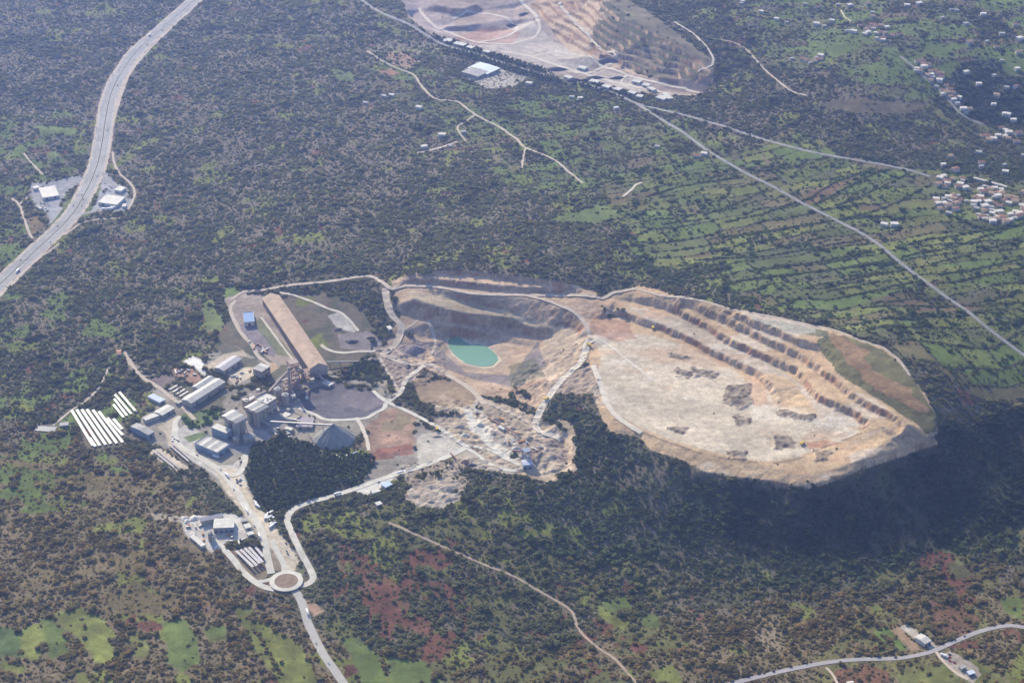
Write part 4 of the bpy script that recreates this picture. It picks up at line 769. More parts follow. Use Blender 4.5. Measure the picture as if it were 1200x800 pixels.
def round_silo(p, r, h, label, m=M_WALLG, cat='silo', name='round_silo', group=None):
    x, y, z = wpt(p); t = thing(name, (x, y, z), 0, label, cat, group); MB().cyl(0, 0, -1, h, r, n=28).build('silo_wall', m, t); MB().cyl(0, 0, h, h+r*.35, r*1.02, r*.15, 28).build('conical_roof', M_ROOFG, t)
    MB().box(-.6, .6, -r-1, -r+.2, 0, h).build('ladder_cage', M_STEEL, t); BOXES.append((x, y, r+1.5)); return t
round_silo((326,470), 6, 24, 'round concrete silo against the mill block'); round_silo((335,474), 6, 20, 'round silo of lighter concrete near the kiln', M_WALLP); round_silo((292,516), 10, 9, 'squat round tank in the shadow of the silos', M_WALLG, 'tank', 'round_tank')
round_silo((277,520), 5, 12, 'slim round silo at the foot of the nearer silo block', M_WALLP)
# kiln tube on piers
A = wpt((326,462)); Bp = wpt((309,447)); L = math.hypot(Bp[0]-A[0], Bp[1]-A[1])
A = wpt((352,452)); Bp = wpt((325,478)); L = math.hypot(Bp[0]-A[0], Bp[1]-A[1]); t = thing('rotary_kiln', A, math.atan2(Bp[1]-A[1], Bp[0]-A[0]), 'long rusty rotary kiln tube raised on concrete piers', 'kiln')
k_ = MB(); n = 20
vs = []; 
for s in (0, 1):
    for q in range(n): an = 2*math.pi*q/n; vs.append((L*s, 2.4*math.cos(an), 12-s*3+2.4*math.sin(an)))
k_.add(vs, [(q, (q+1) % n, n+(q+1) % n, n+q) for q in range(n)]+[tuple(range(n))[::-1], tuple(range(n, 2*n))]); k_.build('kiln_tube', M_RUST, t)
for s in (.15, .5, .85): MB().box(L*s-1.5, L*s+1.5, -2.5, 2.5, -1, 9.5-3*s).build('pier', M_WALLG, t)
def conveyor(pa, ha, pb, hb, label, w_=2.6, m=None, legs=3, name='conveyor'):
    A = wpt(pa); Bp = wpt(pb); a = Vector((A[0], A[1], A[2]+ha)); b = Vector((Bp[0], Bp[1], Bp[2]+hb)); t = thing(name, A, 0, label, 'conveyor'); o = Vector(A)
    MB().beam(a-o, b-o, w_, 2.2).build('gallery', m or M_ROOFG, t)
    for k in range(legs):
        s = (k+.6)/(legs+.3); p = a.lerp(b, s); g = float(ground(p.x, p.y)[0]); q = p-o
        MB().beam((q.x-1, q.y, g-o.z-.5), (q.x, q.y, q.z-1.1), .5).beam((q.x+1, q.y, g-o.z-.5), (q.x, q.y, q.z-1.1), .5).build('trestle', M_STEEL, t)
    return t
conveyor((316,472), 22, (343,450), 34, 'inclined pale conveyor gallery rising from the mill to the preheater', 3, M_WALLP)
conveyor((318,505), 18, (391,514), 26.5, 'level conveyor gallery reaching the top of the ribbed dome', 2.4, M_STEEL, 4)
conveyor((366,430), 10, (420,426), 4, 'thin conveyor running from the orange hall towards the quarry', 2, M_ROOFG, 4)
conveyor((290,495), 20, (316,500), 4, 'short conveyor sloping down from the nearer silo block', 2.4, M_ROOFG, 2)
conveyor((330,490), 3, (352,500), 12, 'pale conveyor beside the flat store sheds', 2.4, M_ROOFW, 2)
hall('store_shed', (344,494),(353,487),(346,482.5), 6, 'flat brown roofed store in the yard below the kiln', 'shed', M_WALLG, mat('brown_flat_roof', (.34,.30,.24), .8, .15, .3), 0, parapet=True)
hall('store_shed', (347,500),(366,500),(362,489), 5, 'wide low lilac roofed store between kiln yard and dome', 'shed', M_WALLG, mat('lilac_flat_roof', (.36,.31,.33), .8, .15, .3), 0)
hall('pump_house', (333,502),(341,504),(342,501), 4, 'small white roofed pump house on the shaded yard', 'hut', M_WALLW, M_ROOFW, 0, doors=1)
hall('pump_house', (335,489),(341,485),(336,482), 6, 'little white roofed hut near the flat brown store', 'hut', M_WALLW, M_ROOFW, 0, doors=1)
hall('switch_house', (386,452),(391,449),(383,445), 4, 'tiny pale switch house at the edge of the dark depot', 'hut', M_WALLW, M_ROOFW, 0, doors=1)
hall('crusher_house', (405,420),(441,420),(440,415), 3, 'low tan wall along the track behind the orange hall', 'wall', M_WALLP, M_WALLP, 0, doors=0) if False else None
def hopper(p, r, h, label, m, rz=0):
    x, y, z = wpt(p); t = thing('raised_hopper', (x, y, z), rz, label, 'hopper', 'raised hoppers of the cement works')
    MB().cyl(0, 0, h*.45, h*.62, r*.25, r, 16).cyl(0, 0, h*.62+.01, h, r, n=16).build('bin', m, t)
    for i in (-1, 1):
        for j in (-1, 1): MB().beam((i*r*.8, j*r*.8, -1), (i*r*.7, j*r*.7, h*.62), .5).build('leg', M_STEEL, t)
    MB().beam((r, -r, 0), (r*1.1, r, h), .9, .4).build('ladder', M_STEEL, t); BOXES.append((x, y, r+2))
for p, r, h, lab, m in [((352,441),4,16,'pinkish hopper just left of the orange hall gable',M_WALLP),((366,452),4.5,14,'grey hopper in front of the orange hall gable',M_WALLG),((330,452),3.5,13,'rusty hopper left of the preheater tower',M_RUST),((352,462),3.5,18,'tall rusty hopper right of the preheater foot',M_RUST),((344,470),4,12,'white hopper at the shaded end of the kiln',M_WALLW),((320,463),3,15,'pinkish hopper behind the mill block',M_WALLP),((303,462),3.5,10,'pale hopper among trees behind the annex',M_WALLW),((338,484),3,9,'small grey hopper in the yard below the kiln',M_WALLG),((360,470),3,8,'little white hopper at the depot edge',M_WALLW),((286,503),3.5,17,'grey hopper between the two silo blocks',M_WALLG)]: hopper(p, r, h, lab, m, random.uniform(0, 1.5))
for pa, ha, pb, hb, lab in [((345,452),40,(356,446),20,'steep pale duct gallery from the preheater to the gable'),((334,460),26,(320,468),22,'short high gallery from the dusty tower to the mill'),((313,474),26,(300,480),27,'roof level gallery joining the mill and the silo block'),((288,485),32,(298,479),28,'roof level gallery joining the two silo blocks'),((372,444),12,(386,452),2,'low gallery from the last transfer tower to the switch house')]: conveyor(pa, ha, pb, hb, lab, 2.4, M_WALLP, 1)
CC_ = [('rusty', M_RUST), ('blue', M_BLUE), ('grey', M_STEEL), ('white', M_WALLW), ('orange', mat('orange_box', (.45,.22,.08), .6, .2))]
def scat(poly, n, mind):
    P = np.array(poly, float); out = []; tr_ = 0
    while len(out) < n and tr_ < 3000:
        tr_ += 1; q = (random.uniform(P[:, 0].min(), P[:, 0].max()), random.uniform(P[:, 1].min(), P[:, 1].max()))
        if inpoly(np.array([q[0]]), np.array([q[1]]), poly)[0] and all(math.hypot(q[0]-o[0], (q[1]-o[1])*1.7) > mind for o in out): out.append(q)
    return out
for poly, n, where in [([(316,498),(345,505),(340,514),(310,508)], 9, 'in the shaded yard below the kiln'), ([(268,443),(294,432),(294,440),(276,450)], 6, 'on the pale yard beside the workshop'), ([(203,434),(224,433),(232,440),(212,442)], 8, 'on the red earth behind the warehouse'), ([(288,398),(310,405),(318,415),(300,410)], 8, 'on the purple yard below the blue shed'), ([(340,436),(385,436),(395,446),(352,448)], 10, 'round the foot of the orange hall'), ([(215,612),(236,616),(240,634),(224,630)], 7, 'in the left yard of the concrete plant'), ([(262,628),(285,626),(288,636),(265,636)], 6, 'in the lower yard of the concrete plant'), ([(585,490),(640,515),(640,545),(600,530)], 9, 'among the heaps of the crusher yard'), ([(385,526),(420,526),(425,535),(395,538)], 4, 'below the ribbed dome'), ([(355,492),(366,494),(362,505),(352,503)], 5, 'left of the ribbed dome')]:
    for p in scat(poly, n, 3.2):
        x, y, z = wpt(p); nm, mm_ = random.choice(CC_); t = thing('container', (x, y, z), random.uniform(0, 3), f'{nm} container {where}', 'container', 'containers in the yards'); lx = random.choice([3, 3, 6])
        MB().box(-lx, lx, -1.25, 1.25, 0, 2.6).build('body', mm_, t); q = MB()
        for u in (-lx-.08, lx-.02): q.box(u, u+.1, -1.1, -.05, .2, 2.4).box(u, u+.1, .05, 1.1, .2, 2.4)
        q.build('door', M_STEEL, t); BOXES.append((x, y, 4))
# ribbed dome store
dc = wpt((391.5, 514)); Rd, Hd = 34, 25; t = thing('dome_store', (dc[0], dc[1], dc[2]), 0, 'round ribbed grey store roofed like a flat cone', 'dome')
n = 48; vs = []; prof = [(Rd, -1), (Rd, 1.2), (Rd*.97, 2.2), (Rd*.75, Hd*.36), (Rd*.5, Hd*.62), (Rd*.25, Hd*.85), (2.2, Hd)]
for r_, z_ in prof: vs += [(r_*math.cos(2*math.pi*k/n), r_*math.sin(2*math.pi*k/n), z_) for k in range(n)]
MB().add(vs, [(q*n+k, q*n+(k+1) % n, (q+1)*n+(k+1) % n, (q+1)*n+k) for q in range(len(prof)-1) for k in range(n)]+[tuple(range((len(prof)-1)*n, len(prof)*n))]).build('dome_roof', mat('dome_cladding', (.29,.28,.25), .7, .25, .1, streak=True), t)
for k in range(16):
    an = 2*math.pi*(k+.5)/16; r_ = MB()
    for (ra, za), (rb, zb) in zip(prof[2:-1], prof[3:]): r_.beam((ra*math.cos(an), ra*math.sin(an), za+.2), (rb*math.cos(an), rb*math.sin(an), zb+.2), .5)
    r_.build('rib', M_STEEL, t)
MB().cyl(0, 0, Hd, Hd+3.5, 2.6, n=20).cyl(0, 0, Hd+3.51, Hd+5, 2.8, .4, 20).build('head_house', M_STEEL, t); BOXES.append((dc[0], dc[1], Rd+2))
# concrete plant by the avenue
hall('batching_hall', (250,618.5),(274,617.5),(270,607), 9, 'white flat roofed hall of the concrete plant', 'hall', mat('shade_blue_wall', (.30,.31,.36), .8, .12, .3), M_ROOFW, 0, doors=4)  # blue of the shaded front put into the wall colour
hall('batching_store', (236,611),(262,605.5),(262,601), 7, 'dark blue grey roofed store behind the white hall', 'hall', M_WALLG, mat('slate_roof', (.16,.17,.22), .7, .15, .3), 0, doors=0)
round_silo((247,633), 3.6, 15, 'tall grey silo at the corner of the white hall', M_WALLG, 'silo', 'cement_silo', 'concrete plant silos'); round_silo((251,634.5), 3, 12, 'lower silo right beside the tall grey silo', M_WALLW, 'silo', 'cement_silo', 'concrete plant silos')
hall('site_office', (288,619),(295,617),(291,613), 4, 'small flat roofed cabin by the avenue kerb', 'cabin', M_WALLW, M_ROOFW, 0, doors=1, wins=1); hall('site_office', (283,611),(290,610),(288,607), 4, 'grey cabin near the works avenue above the flat one', 'cabin', M_WALLG, M_ROOFG, 0, doors=1)
hall('site_office', (291,627),(298,625),(296,622), 4, 'white cabin below the two others on the avenue side', 'cabin', M_WALLW, M_ROOFW, 0, doors=1)
hall('mixer_shed', (222,628),(236,640),(240,637), 4, 'pale narrow shed at the left edge of the concrete plant', 'shed', M_WALLW, M_ROOFW, 0, doors=1)
for k, (p, hh) in enumerate([((216,607),3.5),((219,611),3),((228,607),4),((226,626),3),((256,641),3)]):
    x, y, z = wpt(p); v = []; n = 20
    cols_ = [['small white heap at the outer corner of the concrete plant','white heap just below the outermost one','largest white heap beside the dark store','grey white heap by the narrow pale shed','low heap where the road enters the concrete plant'][k]]
    h_ = MB()
    for q, (rr, zz) in enumerate([(hh*2, -.5), (hh*1.5, hh*.35), (hh*.8, hh*.75), (.3, hh)]):
        for s in range(n): a_ = 2*math.pi*s/n; e = 1+.18*math.sin(3*a_+k)+.08*math.sin(7*a_); v.append((rr*e*math.cos(a_), rr*e*math.sin(a_), zz))
    h_.add(v, [(q*n+s, q*n+(s+1) % n, (q+1)*n+(s+1) % n, (q+1)*n+s) for q in range(3) for s in range(n)]+[tuple(range(3*n, 4*n))])
    o = h_.build('gravel_heap', mat('white_aggregate', (.66,.62,.54), .95, .15, .5)); o.location = (x, y, z); tag(o, cols_[0], 'heap', 'white aggregate heaps')
# long roofs: car park canopies and solar rows
def canopy(pa, pb, w_, h, m, label, name, cat, group, tilt=0.0, legm=M_STEEL, seg=True):
    A = wpt(pa); Bp = wpt(pb); L = math.hypot(Bp[0]-A[0], Bp[1]-A[1]); ang = math.atan2(Bp[1]-A[1], Bp[0]-A[0]); z = max(A[2], Bp[2], float(ground((A[0]+Bp[0])/2, (A[1]+Bp[1])/2)[0]))
    t = thing(name, ((A[0]+Bp[0])/2, (A[1]+Bp[1])/2, z), ang, label, cat, group); d = tilt*w_/2
    MB().add([(-L/2,-w_/2,h-d),(L/2,-w_/2,h-d),(L/2,w_/2,h+d),(-L/2,w_/2,h+d),(-L/2,-w_/2,h-d+.25),(L/2,-w_/2,h-d+.25),(L/2,w_/2,h+d+.25),(-L/2,w_/2,h+d+.25)], [(0,3,2,1),(4,5,6,7),(0,1,5,4),(1,2,6,5),(2,3,7,6),(3,0,4,7)]).build('panel_sheet', m, t)
    q = MB(); nn = max(2, int(L/9))
    for k in range(nn): x = -L/2+L*(k+.5)/nn; q.box(x-.15, x+.15, -.15, .15, -1.5, h)
    q.build('post_row', legm, t); return t
M_SOL = mat('sunlit_panel', (.46,.51,.47), .5, .15, .12, spec=.4)  # pale colour carries the sun's reflection off the panels
SOL = [((84,482),(109,523)),((90,481.5),(117,523)),((96,481.5),(124,522)),((102,481.5),(130,521)),((109,482),(137,520.5)),((116,484),(144,519.5)),((126,491),(144,511)),((133,492),(143.5,504)),((105,514),(112,524))]
ords = ['leftmost','second','third','fourth','fifth','sixth','seventh','last short','stub']
for k, (a, b) in enumerate(SOL): canopy(a, b, 4.5, 2.2, M_SOL, f'{ords[k]} white panel row of the larger slanting array' if k < 8 else 'short stub row at the lower corner of the larger array', 'solar_array', 'solar array', 'white panel rows of the larger array', .12)
for k, (a, b) in enumerate([((133,475.5),(145,490)),((134,469),(149,488)),((135,464),(154,486)),((140,461),(160,484))]): canopy(a, b, 4.0, 2.2, M_SOL, ['lowest, shortest','second lowest','third lowest','topmost, longest'][k]+' white panel row of the smaller array', 'solar_array', 'solar array', 'white panel rows of the smaller array', .12)
M_CAN = mat('grey_canopy', (.44,.42,.43), .6, .08, .3)
for k, (a, b) in enumerate([((277,646.5),(297,668)),((282,645),(301.5,666.5)),((287,643.5),(305,664)),((292,642.5),(308,662)),((298.5,641),(309,655))]): canopy(a, b, 4.2, 3, M_CAN, ['lowest and leftmost','second','middle','fourth','shortest, rightmost'][k]+' grey parking canopy above the roundabout', 'parking_canopy', 'canopy', 'grey parking canopies above the roundabout', .05)
M_CAND = mat('dark_canopy', (.17,.15,.18), .5, .15, .3)
for k, (a, b) in enumerate([((179,529),(204,549)),((183,528),(208,548)),((199,523),(221,542)),((202,521),(224,540))]): canopy(a, b, 3.2, 3, M_CAND, ['lower dark canopy in the white car park','upper dark canopy in the white car park','lower dark canopy beside the works avenue','upper dark canopy beside the works avenue'][k], 'parking_canopy', 'canopy', 'dark parking canopies beside the avenue', .05)
# small farm buildings left of the solar rows
hall('pump_house', (70,499),(80,498),(79,494.5), 4, 'dark flat hut between the farm pond and the solar rows', 'hut', M_WALLG, mat('hut_roof', (.22,.22,.25), .6, .1), 0, doors=1)
hall('farmhouse', (137,415.5),(142,415),(141,410), 5, 'small white and pink farmhouse at the top of the dirt track', 'farmhouse', M_WALLW, M_TILE, 1.5, doors=1, wins=1)
# water tank (round edged basin)
x, y, z = wpt((54, 502)); t = thing('water_basin', (x, y, z), -.1, 'long dark water basin with a pale rim in the scrub', 'basin'); MB().box(-16,16,-9,-8,-1,1.2).box(-16,16,8,9,-1,1.2).box(-17,-16,-9,9,-1,1.2).box(16,17,-9,9,-1,1.2).build('rim', M_WALLP, t); MB().box(-16,16,-8,8,-1,.6).build('water', mat('dark_water', (.05,.07,.07), .2, .1, spec=.5), t); BOXES.append((x, y, 17))
# service stations
hall('service_building', (50,232),(69,229),(52,219.5), 6, 'long white roof of the service area left of the motorway', 'service building', M_WALLW, M_ROOFW, 0, doors=2)
hall('fuel_canopy', (40,221),(46,219.5),(46,217), 5, 'small white canopy at the corner of the left service area', 'canopy', M_WALLW, M_ROOFW, 0, doors=0)
hall('service_building', (115,237),(137,240),(139,230), 6, 'white roofed service building right of the motorway', 'service building', M_WALLW, M_ROOFW, 0, doors=2)
hall('fuel_canopy', (134,222.5),(142,224),(138,218), 5, 'slim white fuel canopy above the right service building', 'canopy', M_WALLW, M_ROOFW, 0, doors=0)
hall('kiosk', (143,242),(147,242),(147,239), 4, 'tiny white kiosk at the right end of the right service area', 'kiosk', M_WALLW, M_ROOFW, 0, doors=0)
hall('kiosk', (41,241),(47,245),(49,243), 4, 'slanting white shade roof in the left service area', 'kiosk', M_WALLG, M_ROOFG, 0, doors=0)
# lower right yards
hall('farm_warehouse', (1084,754),(1091,750),(1079,742.5), 6, 'white building with a blue fronted yard beside the lower road', 'warehouse', M_WALLW, M_ROOFW, 1.5, doors=2)
hall('farm_warehouse', (1127,783.5),(1133,781),(1129,778), 4, 'white shed among pallets in the yard below the road', 'shed', M_WALLW, M_ROOFG, 0, doors=1)
hall('farm_warehouse', (1136,790),(1143,788),(1140,784.5), 4, 'blue grey cabin at the far end of the lower yard', 'cabin', M_BLUE, mat('cabin_roof', (.55,.6,.7), .5, .1), 0, doors=1)
hall('cottage', (994,802),(1001,801),(1000,797.5), 5, 'white cottage cut by the lower edge of the picture', 'cottage', M_WALLW, M_ROOFW, 1, doors=1)
# top: sheds and plant of the far quarry
hall('depot_hall', (571,87),(586,80),(567,71), 7, 'pale roofed depot hall below the far quarry', 'depot', M_WALLG, mat('pale_green_roof', (.62,.68,.66), .5, .08), 1, doors=2)
hall('depot_hall', (560,90),(572,84),(556,77), 7, 'grey lower depot hall joined to the pale one', 'depot', M_WALLG, M_ROOFG, 1, doors=2)
for k, (p, q, r_) in enumerate([((519,48),(528,49),(527,45.5)),((531,51),(543,54),(541,50)),((546,55),(553,57),(553,54)),((565,60),(572,62),(571,59))]):
    hall('quarry_office', p, q, r_, 5, ['first white office of the row beside the far quarry road','long second white office beside the far quarry road','third small white office beside the far quarry road','fourth white office, nearest the dark conifers'][k], 'office', M_WALLW, M_ROOFW, 0, doors=1, group='white offices of the far quarry')
for k, (p, q, r_) in enumerate([((768,114),(778,117),(777,112)),((776,110),(783,116),(784,111)),((745,113),(752,114),(751,111)),((758,103),(765,106),(764,102))]):
    hall('plant_shed', p, q, r_, 6, ['white shed at the lower corner of the far plant','white shed with a stepped front at the far plant','low white shed at the left of the far plant','small pale shed above the others at the far plant'][k], 'shed', M_WALLW, M_ROOFW, 0, doors=1, group='white sheds of the far plant')
for k, (a, b, w_, lab) in enumerate([(690,95,10,'long grey shed between the dark heaps of the far plant'),(705,101,8,'pale shed at the edge of the conifers in the far plant'),(718,104,7,'small pale shed beside the conifers in the far plant'),(740,95,9,'shed in the middle of the far plant with a bright roof'),(752,99,7,'low white hut in the middle of the far plant'),(660,90,8,'white hut at the left end of the far plant'),(676,79,9,'pale shed above the blue grey heaps'),(735,108,8,'white shed beside the far country road')]):
    hall('plant_shed', (a, b),(a+w_, b+2.2),(a+w_+.5, b-1), 5, lab, 'shed', M_WALLW, M_ROOFW, 0, doors=1, group='sheds of the far plant')
# stockpile cones in the yards: dark and pale aggregate
def heap(p, rx, ry, h, m, label, group, name='stockpile', rz=0):
    x, y, z = wpt(p); n = 26; v = []; rings = [(1.12, -.12), (.95, .12), (.62, .55), (.3, .85), (.04, 1)]; ph = random.random()*6
    for rr, zz in rings:
        for s in range(n): a_ = 2*math.pi*s/n; e = 1+.12*math.sin(3*a_+ph)+.07*math.sin(5*a_+2*ph)+random.uniform(-.03,.03); v.append((rx*rr*e*math.cos(a_), ry*rr*e*math.sin(a_), h*zz))
    o = MB().add(v, [(q*n+s, q*n+(s+1) % n, (q+1)*n+(s+1) % n, (q+1)*n+s) for q in range(4) for s in range(n)]+[tuple(range(4*n, 5*n))]).build(name, m); o.location = (x, y, z); o.rotation_euler = (0, 0, rz)
    BOXES.append((x, y, max(rx, ry))); return tag(o, label, 'stockpile', group)
M_HD = mat('dark_clinker', (.12,.11,.115), .95, .3, .3); M_HS = mat('tan_aggregate', (.42,.34,.26), .95, .2, .3); M_HP = mat('pale_aggregate', (.60,.55,.47), .95, .15, .3)
GQ = 'stockpiles of the quarry yards'
for a in [((484,410),18,15,8,mat('violet_aggregate',(.24,.20,.20),.95,.2,.3),'broad violet grey stockpile between two haul roads'),((478,430),5,12,5,M_HD,'dark elongated stockpile at the fork of the haul roads'),((455,410),5,4,3,M_HS,'small tan stockpile beside the fork'),
 ((436,422),9,6,5,M_HS,'bright tan stockpile at the end of the thin conveyor'),((440,399),4,3,2.5,M_HP,'pale little cone beside the winding track'),((413,400),12,5,4,M_HD,'dark low stockpile beside the winding track'),((435,396),8,4,3,M_HD,'second dark stockpile next to the winding track'),
 ((585,570),8,6,4,M_HP,'pale stockpile at the edge of the round lower yard') if False else ((525,572),12,9,5,M_HS,'tan stockpile in the middle of the round lower yard'),((505,588),10,5,3.5,M_HS,'stockpile at the lower rim of the round lower yard'),((488,581),6,5,3,M_HS,'small stockpile at the left of the round lower yard'),
 ((545,541),6,5,5,M_RUST,'rusty brown heap beside the triangular yard'),((553,545),10,4,3,M_HD,'dark long heap in the triangular yard'),((512,511),10,4,2.5,M_HS,'low curved heap at the back of the pale yard'),((563,498),7,5,4,M_HP,'white heap beside the crusher lane'),((581,493),9,6,5,M_HS,'tan heap behind the white crusher yard'),
 ((540,500),9,6,5,M_HS,'tan heap in front of the white crusher yard'),((545,510),8,5,4,M_HP,'pale heap left of the crusher lane'),((600,503),11,6,5,M_HS,'broad tan heap between the crusher lanes'),((620,514),9,7,5,M_HS,'tan heap below the haul road bend'),((605,525),8,5,4,M_HP,'pale heap near the crusher'),
 ((396,386),8,6,3,M_HD,'dark stockpile at the end of the pale track'),((704,105),8,5,4,M_HD,'dark stockpile in the far plant'),((652,82),26,9,7,M_HD,'large blue grey stockpile at the left of the far plant'),((671,95),22,9,7,M_HD,'blue grey stockpile above the far road'),((714,72),30,12,9,M_HD,'largest dark stockpile of the far plant'),((697,92),22,8,6,M_HD,'flat dark stockpile in the middle of the far plant'),((725,92),18,6,5,M_HD,'long dark stockpile right of the middle one'),((598,30),14,6,5,M_HD,'dark stockpile on the far quarry floor'),((615,17),16,6,5,M_HD,'second dark stockpile on the far quarry floor')]:
    heap(a[0], a[1], a[2], a[3], a[4], a[5], GQ)
# crusher plant
tower((617,538), 9, 3, 6, 'blue grey crusher tower among the heaps of the quarry plant', 'crusher_tower', False, mat('blue_steel', (.22,.28,.40), .5, .15))
hall('crusher_hall', (613,545),(624,544),(623,538), 8, 'small crusher hall with a blue grey roof below the haul road bend', 'crusher', mat('blue_grey_clad', (.30,.34,.42), .6, .15), mat('blue_grey_roof', (.45,.50,.58), .5, .15), 1)
hall('weigh_cabin', (583,500),(590,503),(591,500), 3, 'white cabin between the crusher lanes', 'cabin', M_WALLW, M_ROOFW, 0, doors=0)
conveyor((600,530), 2, (616,537), 14, 'conveyor climbing to the blue grey crusher tower from the left', 1.6, M_RUST, 2); conveyor((634,528), 2, (618,538), 13, 'conveyor climbing to the crusher tower from the right', 1.6, M_RUST, 2)
conveyor((606,512), 7, (572,490), 2, 'long brown conveyor crossing the heaps of the quarry plant', 1.6, M_RUST, 3); conveyor((538,545), 8, (528,532), 2, 'short rusty conveyor beside the triangular yard', 1.6, M_RUST, 1)
hall('gate_house', (437,578),(446,575),(443,571), 4, 'white gate house beside the pale road into the quarry', 'gate house', M_WALLW, M_ROOFW, 0); hall('gate_house', (452,571),(460,567),(455,563), 4, 'blue roofed gate house on the pale road into the quarry', 'gate house', M_WALLW, mat('faded_blue_roof', (.40,.50,.66), .5, .1), 0)
hall('gate_house', (442,592),(448,590),(445,587), 4, 'lower pale cabin in the trees below the gate houses', 'cabin', M_WALLW, M_ROOFW, 0); hall('site_hut', (456,386),(460,385),(459,381), 4, 'white hut beside the haul road above the lake', 'hut', M_WALLW, M_ROOFW, 0, doors=1)

# ------------------------------------------------------------------ houses
def house_meshes(w_, d, h, rise, wallm, roofm, flat):
    wl = MB().box(-w_/2, w_/2, -d/2, d/2, -2, h-.02)
    if flat: rf = MB().box(-w_/2-.3, w_/2+.3, -d/2-.3, d/2+.3, h, h+.5)
    else:
        wl.add([(-w_/2,-d/2,h-.02),(-w_/2,d/2,h-.02),(-w_/2,0,h+rise-.05),(w_/2,-d/2,h-.02),(w_/2,d/2,h-.02),(w_/2,0,h+rise-.05)], [(0,1,2),(3,5,4)]); rf = MB().gable(-w_/2, w_/2, -d/2, d/2, h, rise, .5, .25)
    wn = MB()
    for x in np.arange(-w_/2+1.5, w_/2-1, 3.0): wn.box(x, x+1.2, -d/2-.08, -d/2+.2, 1, 2.3)
    dr = MB().box(w_*.1, w_*.1+1.1, -d/2-.1, -d/2+.2, 0, 2.1)
    return [('wall', wl.mesh('house_wall', wallm)), ('roof', rf.mesh('house_roof', roofm)), ('window', wn.mesh('house_window', M_GLASS)), ('door', dr.mesh('house_door', M_DOOR))]
M_CREAM = mat('cream_wall', (.62,.54,.40), .8, .08); M_OCH = mat('ochre_roof', (.50,.33,.20), .85, .15)
M_HW = mat('old_whitewash', (.66,.63,.57), .85, .2, .2); M_HR = mat('old_flat_roof', (.60,.56,.50), .85, .25, .2)
HK = [('white house with a pale flat roof', house_meshes(11, 8, 5, 0, M_HW, M_HR, True)), ('white house with a red tiled roof', house_meshes(12, 8, 4, 2, M_HW, M_TILE, False)), ('cream house with an ochre tiled roof', house_meshes(10, 8, 5, 1.8, M_CREAM, M_OCH, False)), ('low white cottage with a grey roof', house_meshes(9, 6, 3.5, 0, M_HW, M_ROOFG, True))]
def house(p, kind, where, group, s=1.0):
    x, y, z = wpt(p); t = thing('village_house', (x, y, z), random.uniform(-.6, .6), HK[kind][0]+' '+where, 'house', group); t.scale = (s, s, s)
    for nme, me in HK[kind][1]: obj(nme, me, None, t)
    BOXES.append((x, y, 8*s)); return t
def scatter_px(poly, n, mind):
    P = np.array(poly, float); out = []; tries = 0
    while len(out) < n and tries < 4000:
        tries += 1; q = (random.uniform(P[:, 0].min(), P[:, 0].max()), random.uniform(P[:, 1].min(), P[:, 1].max()))
        if inpoly(np.array([q[0]]), np.array([q[1]]), poly)[0] and all(math.hypot(q[0]-o[0], (q[1]-o[1])*1.8) > mind for o in out): out.append(q)
    return out
for poly, n, where, g in [([(1095,212),(1110,206),(1130,210),(1140,222),(1120,226),(1100,220)], 9, 'at the top left of the resort village', 'houses of the resort village'), ([(1095,232),(1125,228),(1130,240),(1112,252),(1095,245)], 14, 'on the left side of the resort village', 'houses of the resort village'), ([(1130,236),(1160,225),(1200,225),(1205,250),(1180,262),(1150,262),(1138,250)], 40, 'in the dense middle of the resort village', 'houses of the resort village'), ([(1150,218),(1175,222),(1172,230),(1148,226)], 8, 'below the terrace row of the resort village', 'houses of the resort village'),
  ([(990,38),(1005,30),(1025,28),(1045,35),(1055,42),(1030,50),(1005,44)], 15, 'in the hamlet at the top of the picture', 'houses of the upper hamlet'), ([(1062,72),(1085,72),(1105,88),(1100,96),(1075,86)], 12, 'along the upper village street', 'houses along the village street'), ([(1085,92),(1108,96),(1140,132),(1130,138),(1110,118)], 13, 'along the lower village street', 'houses along the village street'), ([(1148,158),(1170,150),(1200,160),(1200,170),(1160,168)], 10, 'in the cluster above the resort village', 'houses of the right hand cluster'), ([(940,70),(965,66),(965,74),(942,76)], 6, 'in the little group on the brown hillside', 'houses of the hillside group')]:
    for p in scatter_px(poly, int(n*1.35), 3.7): house(p, random.choices([0,1,2,3], [4,4,2,2])[0], where, g, random.uniform(.9, 1.35))
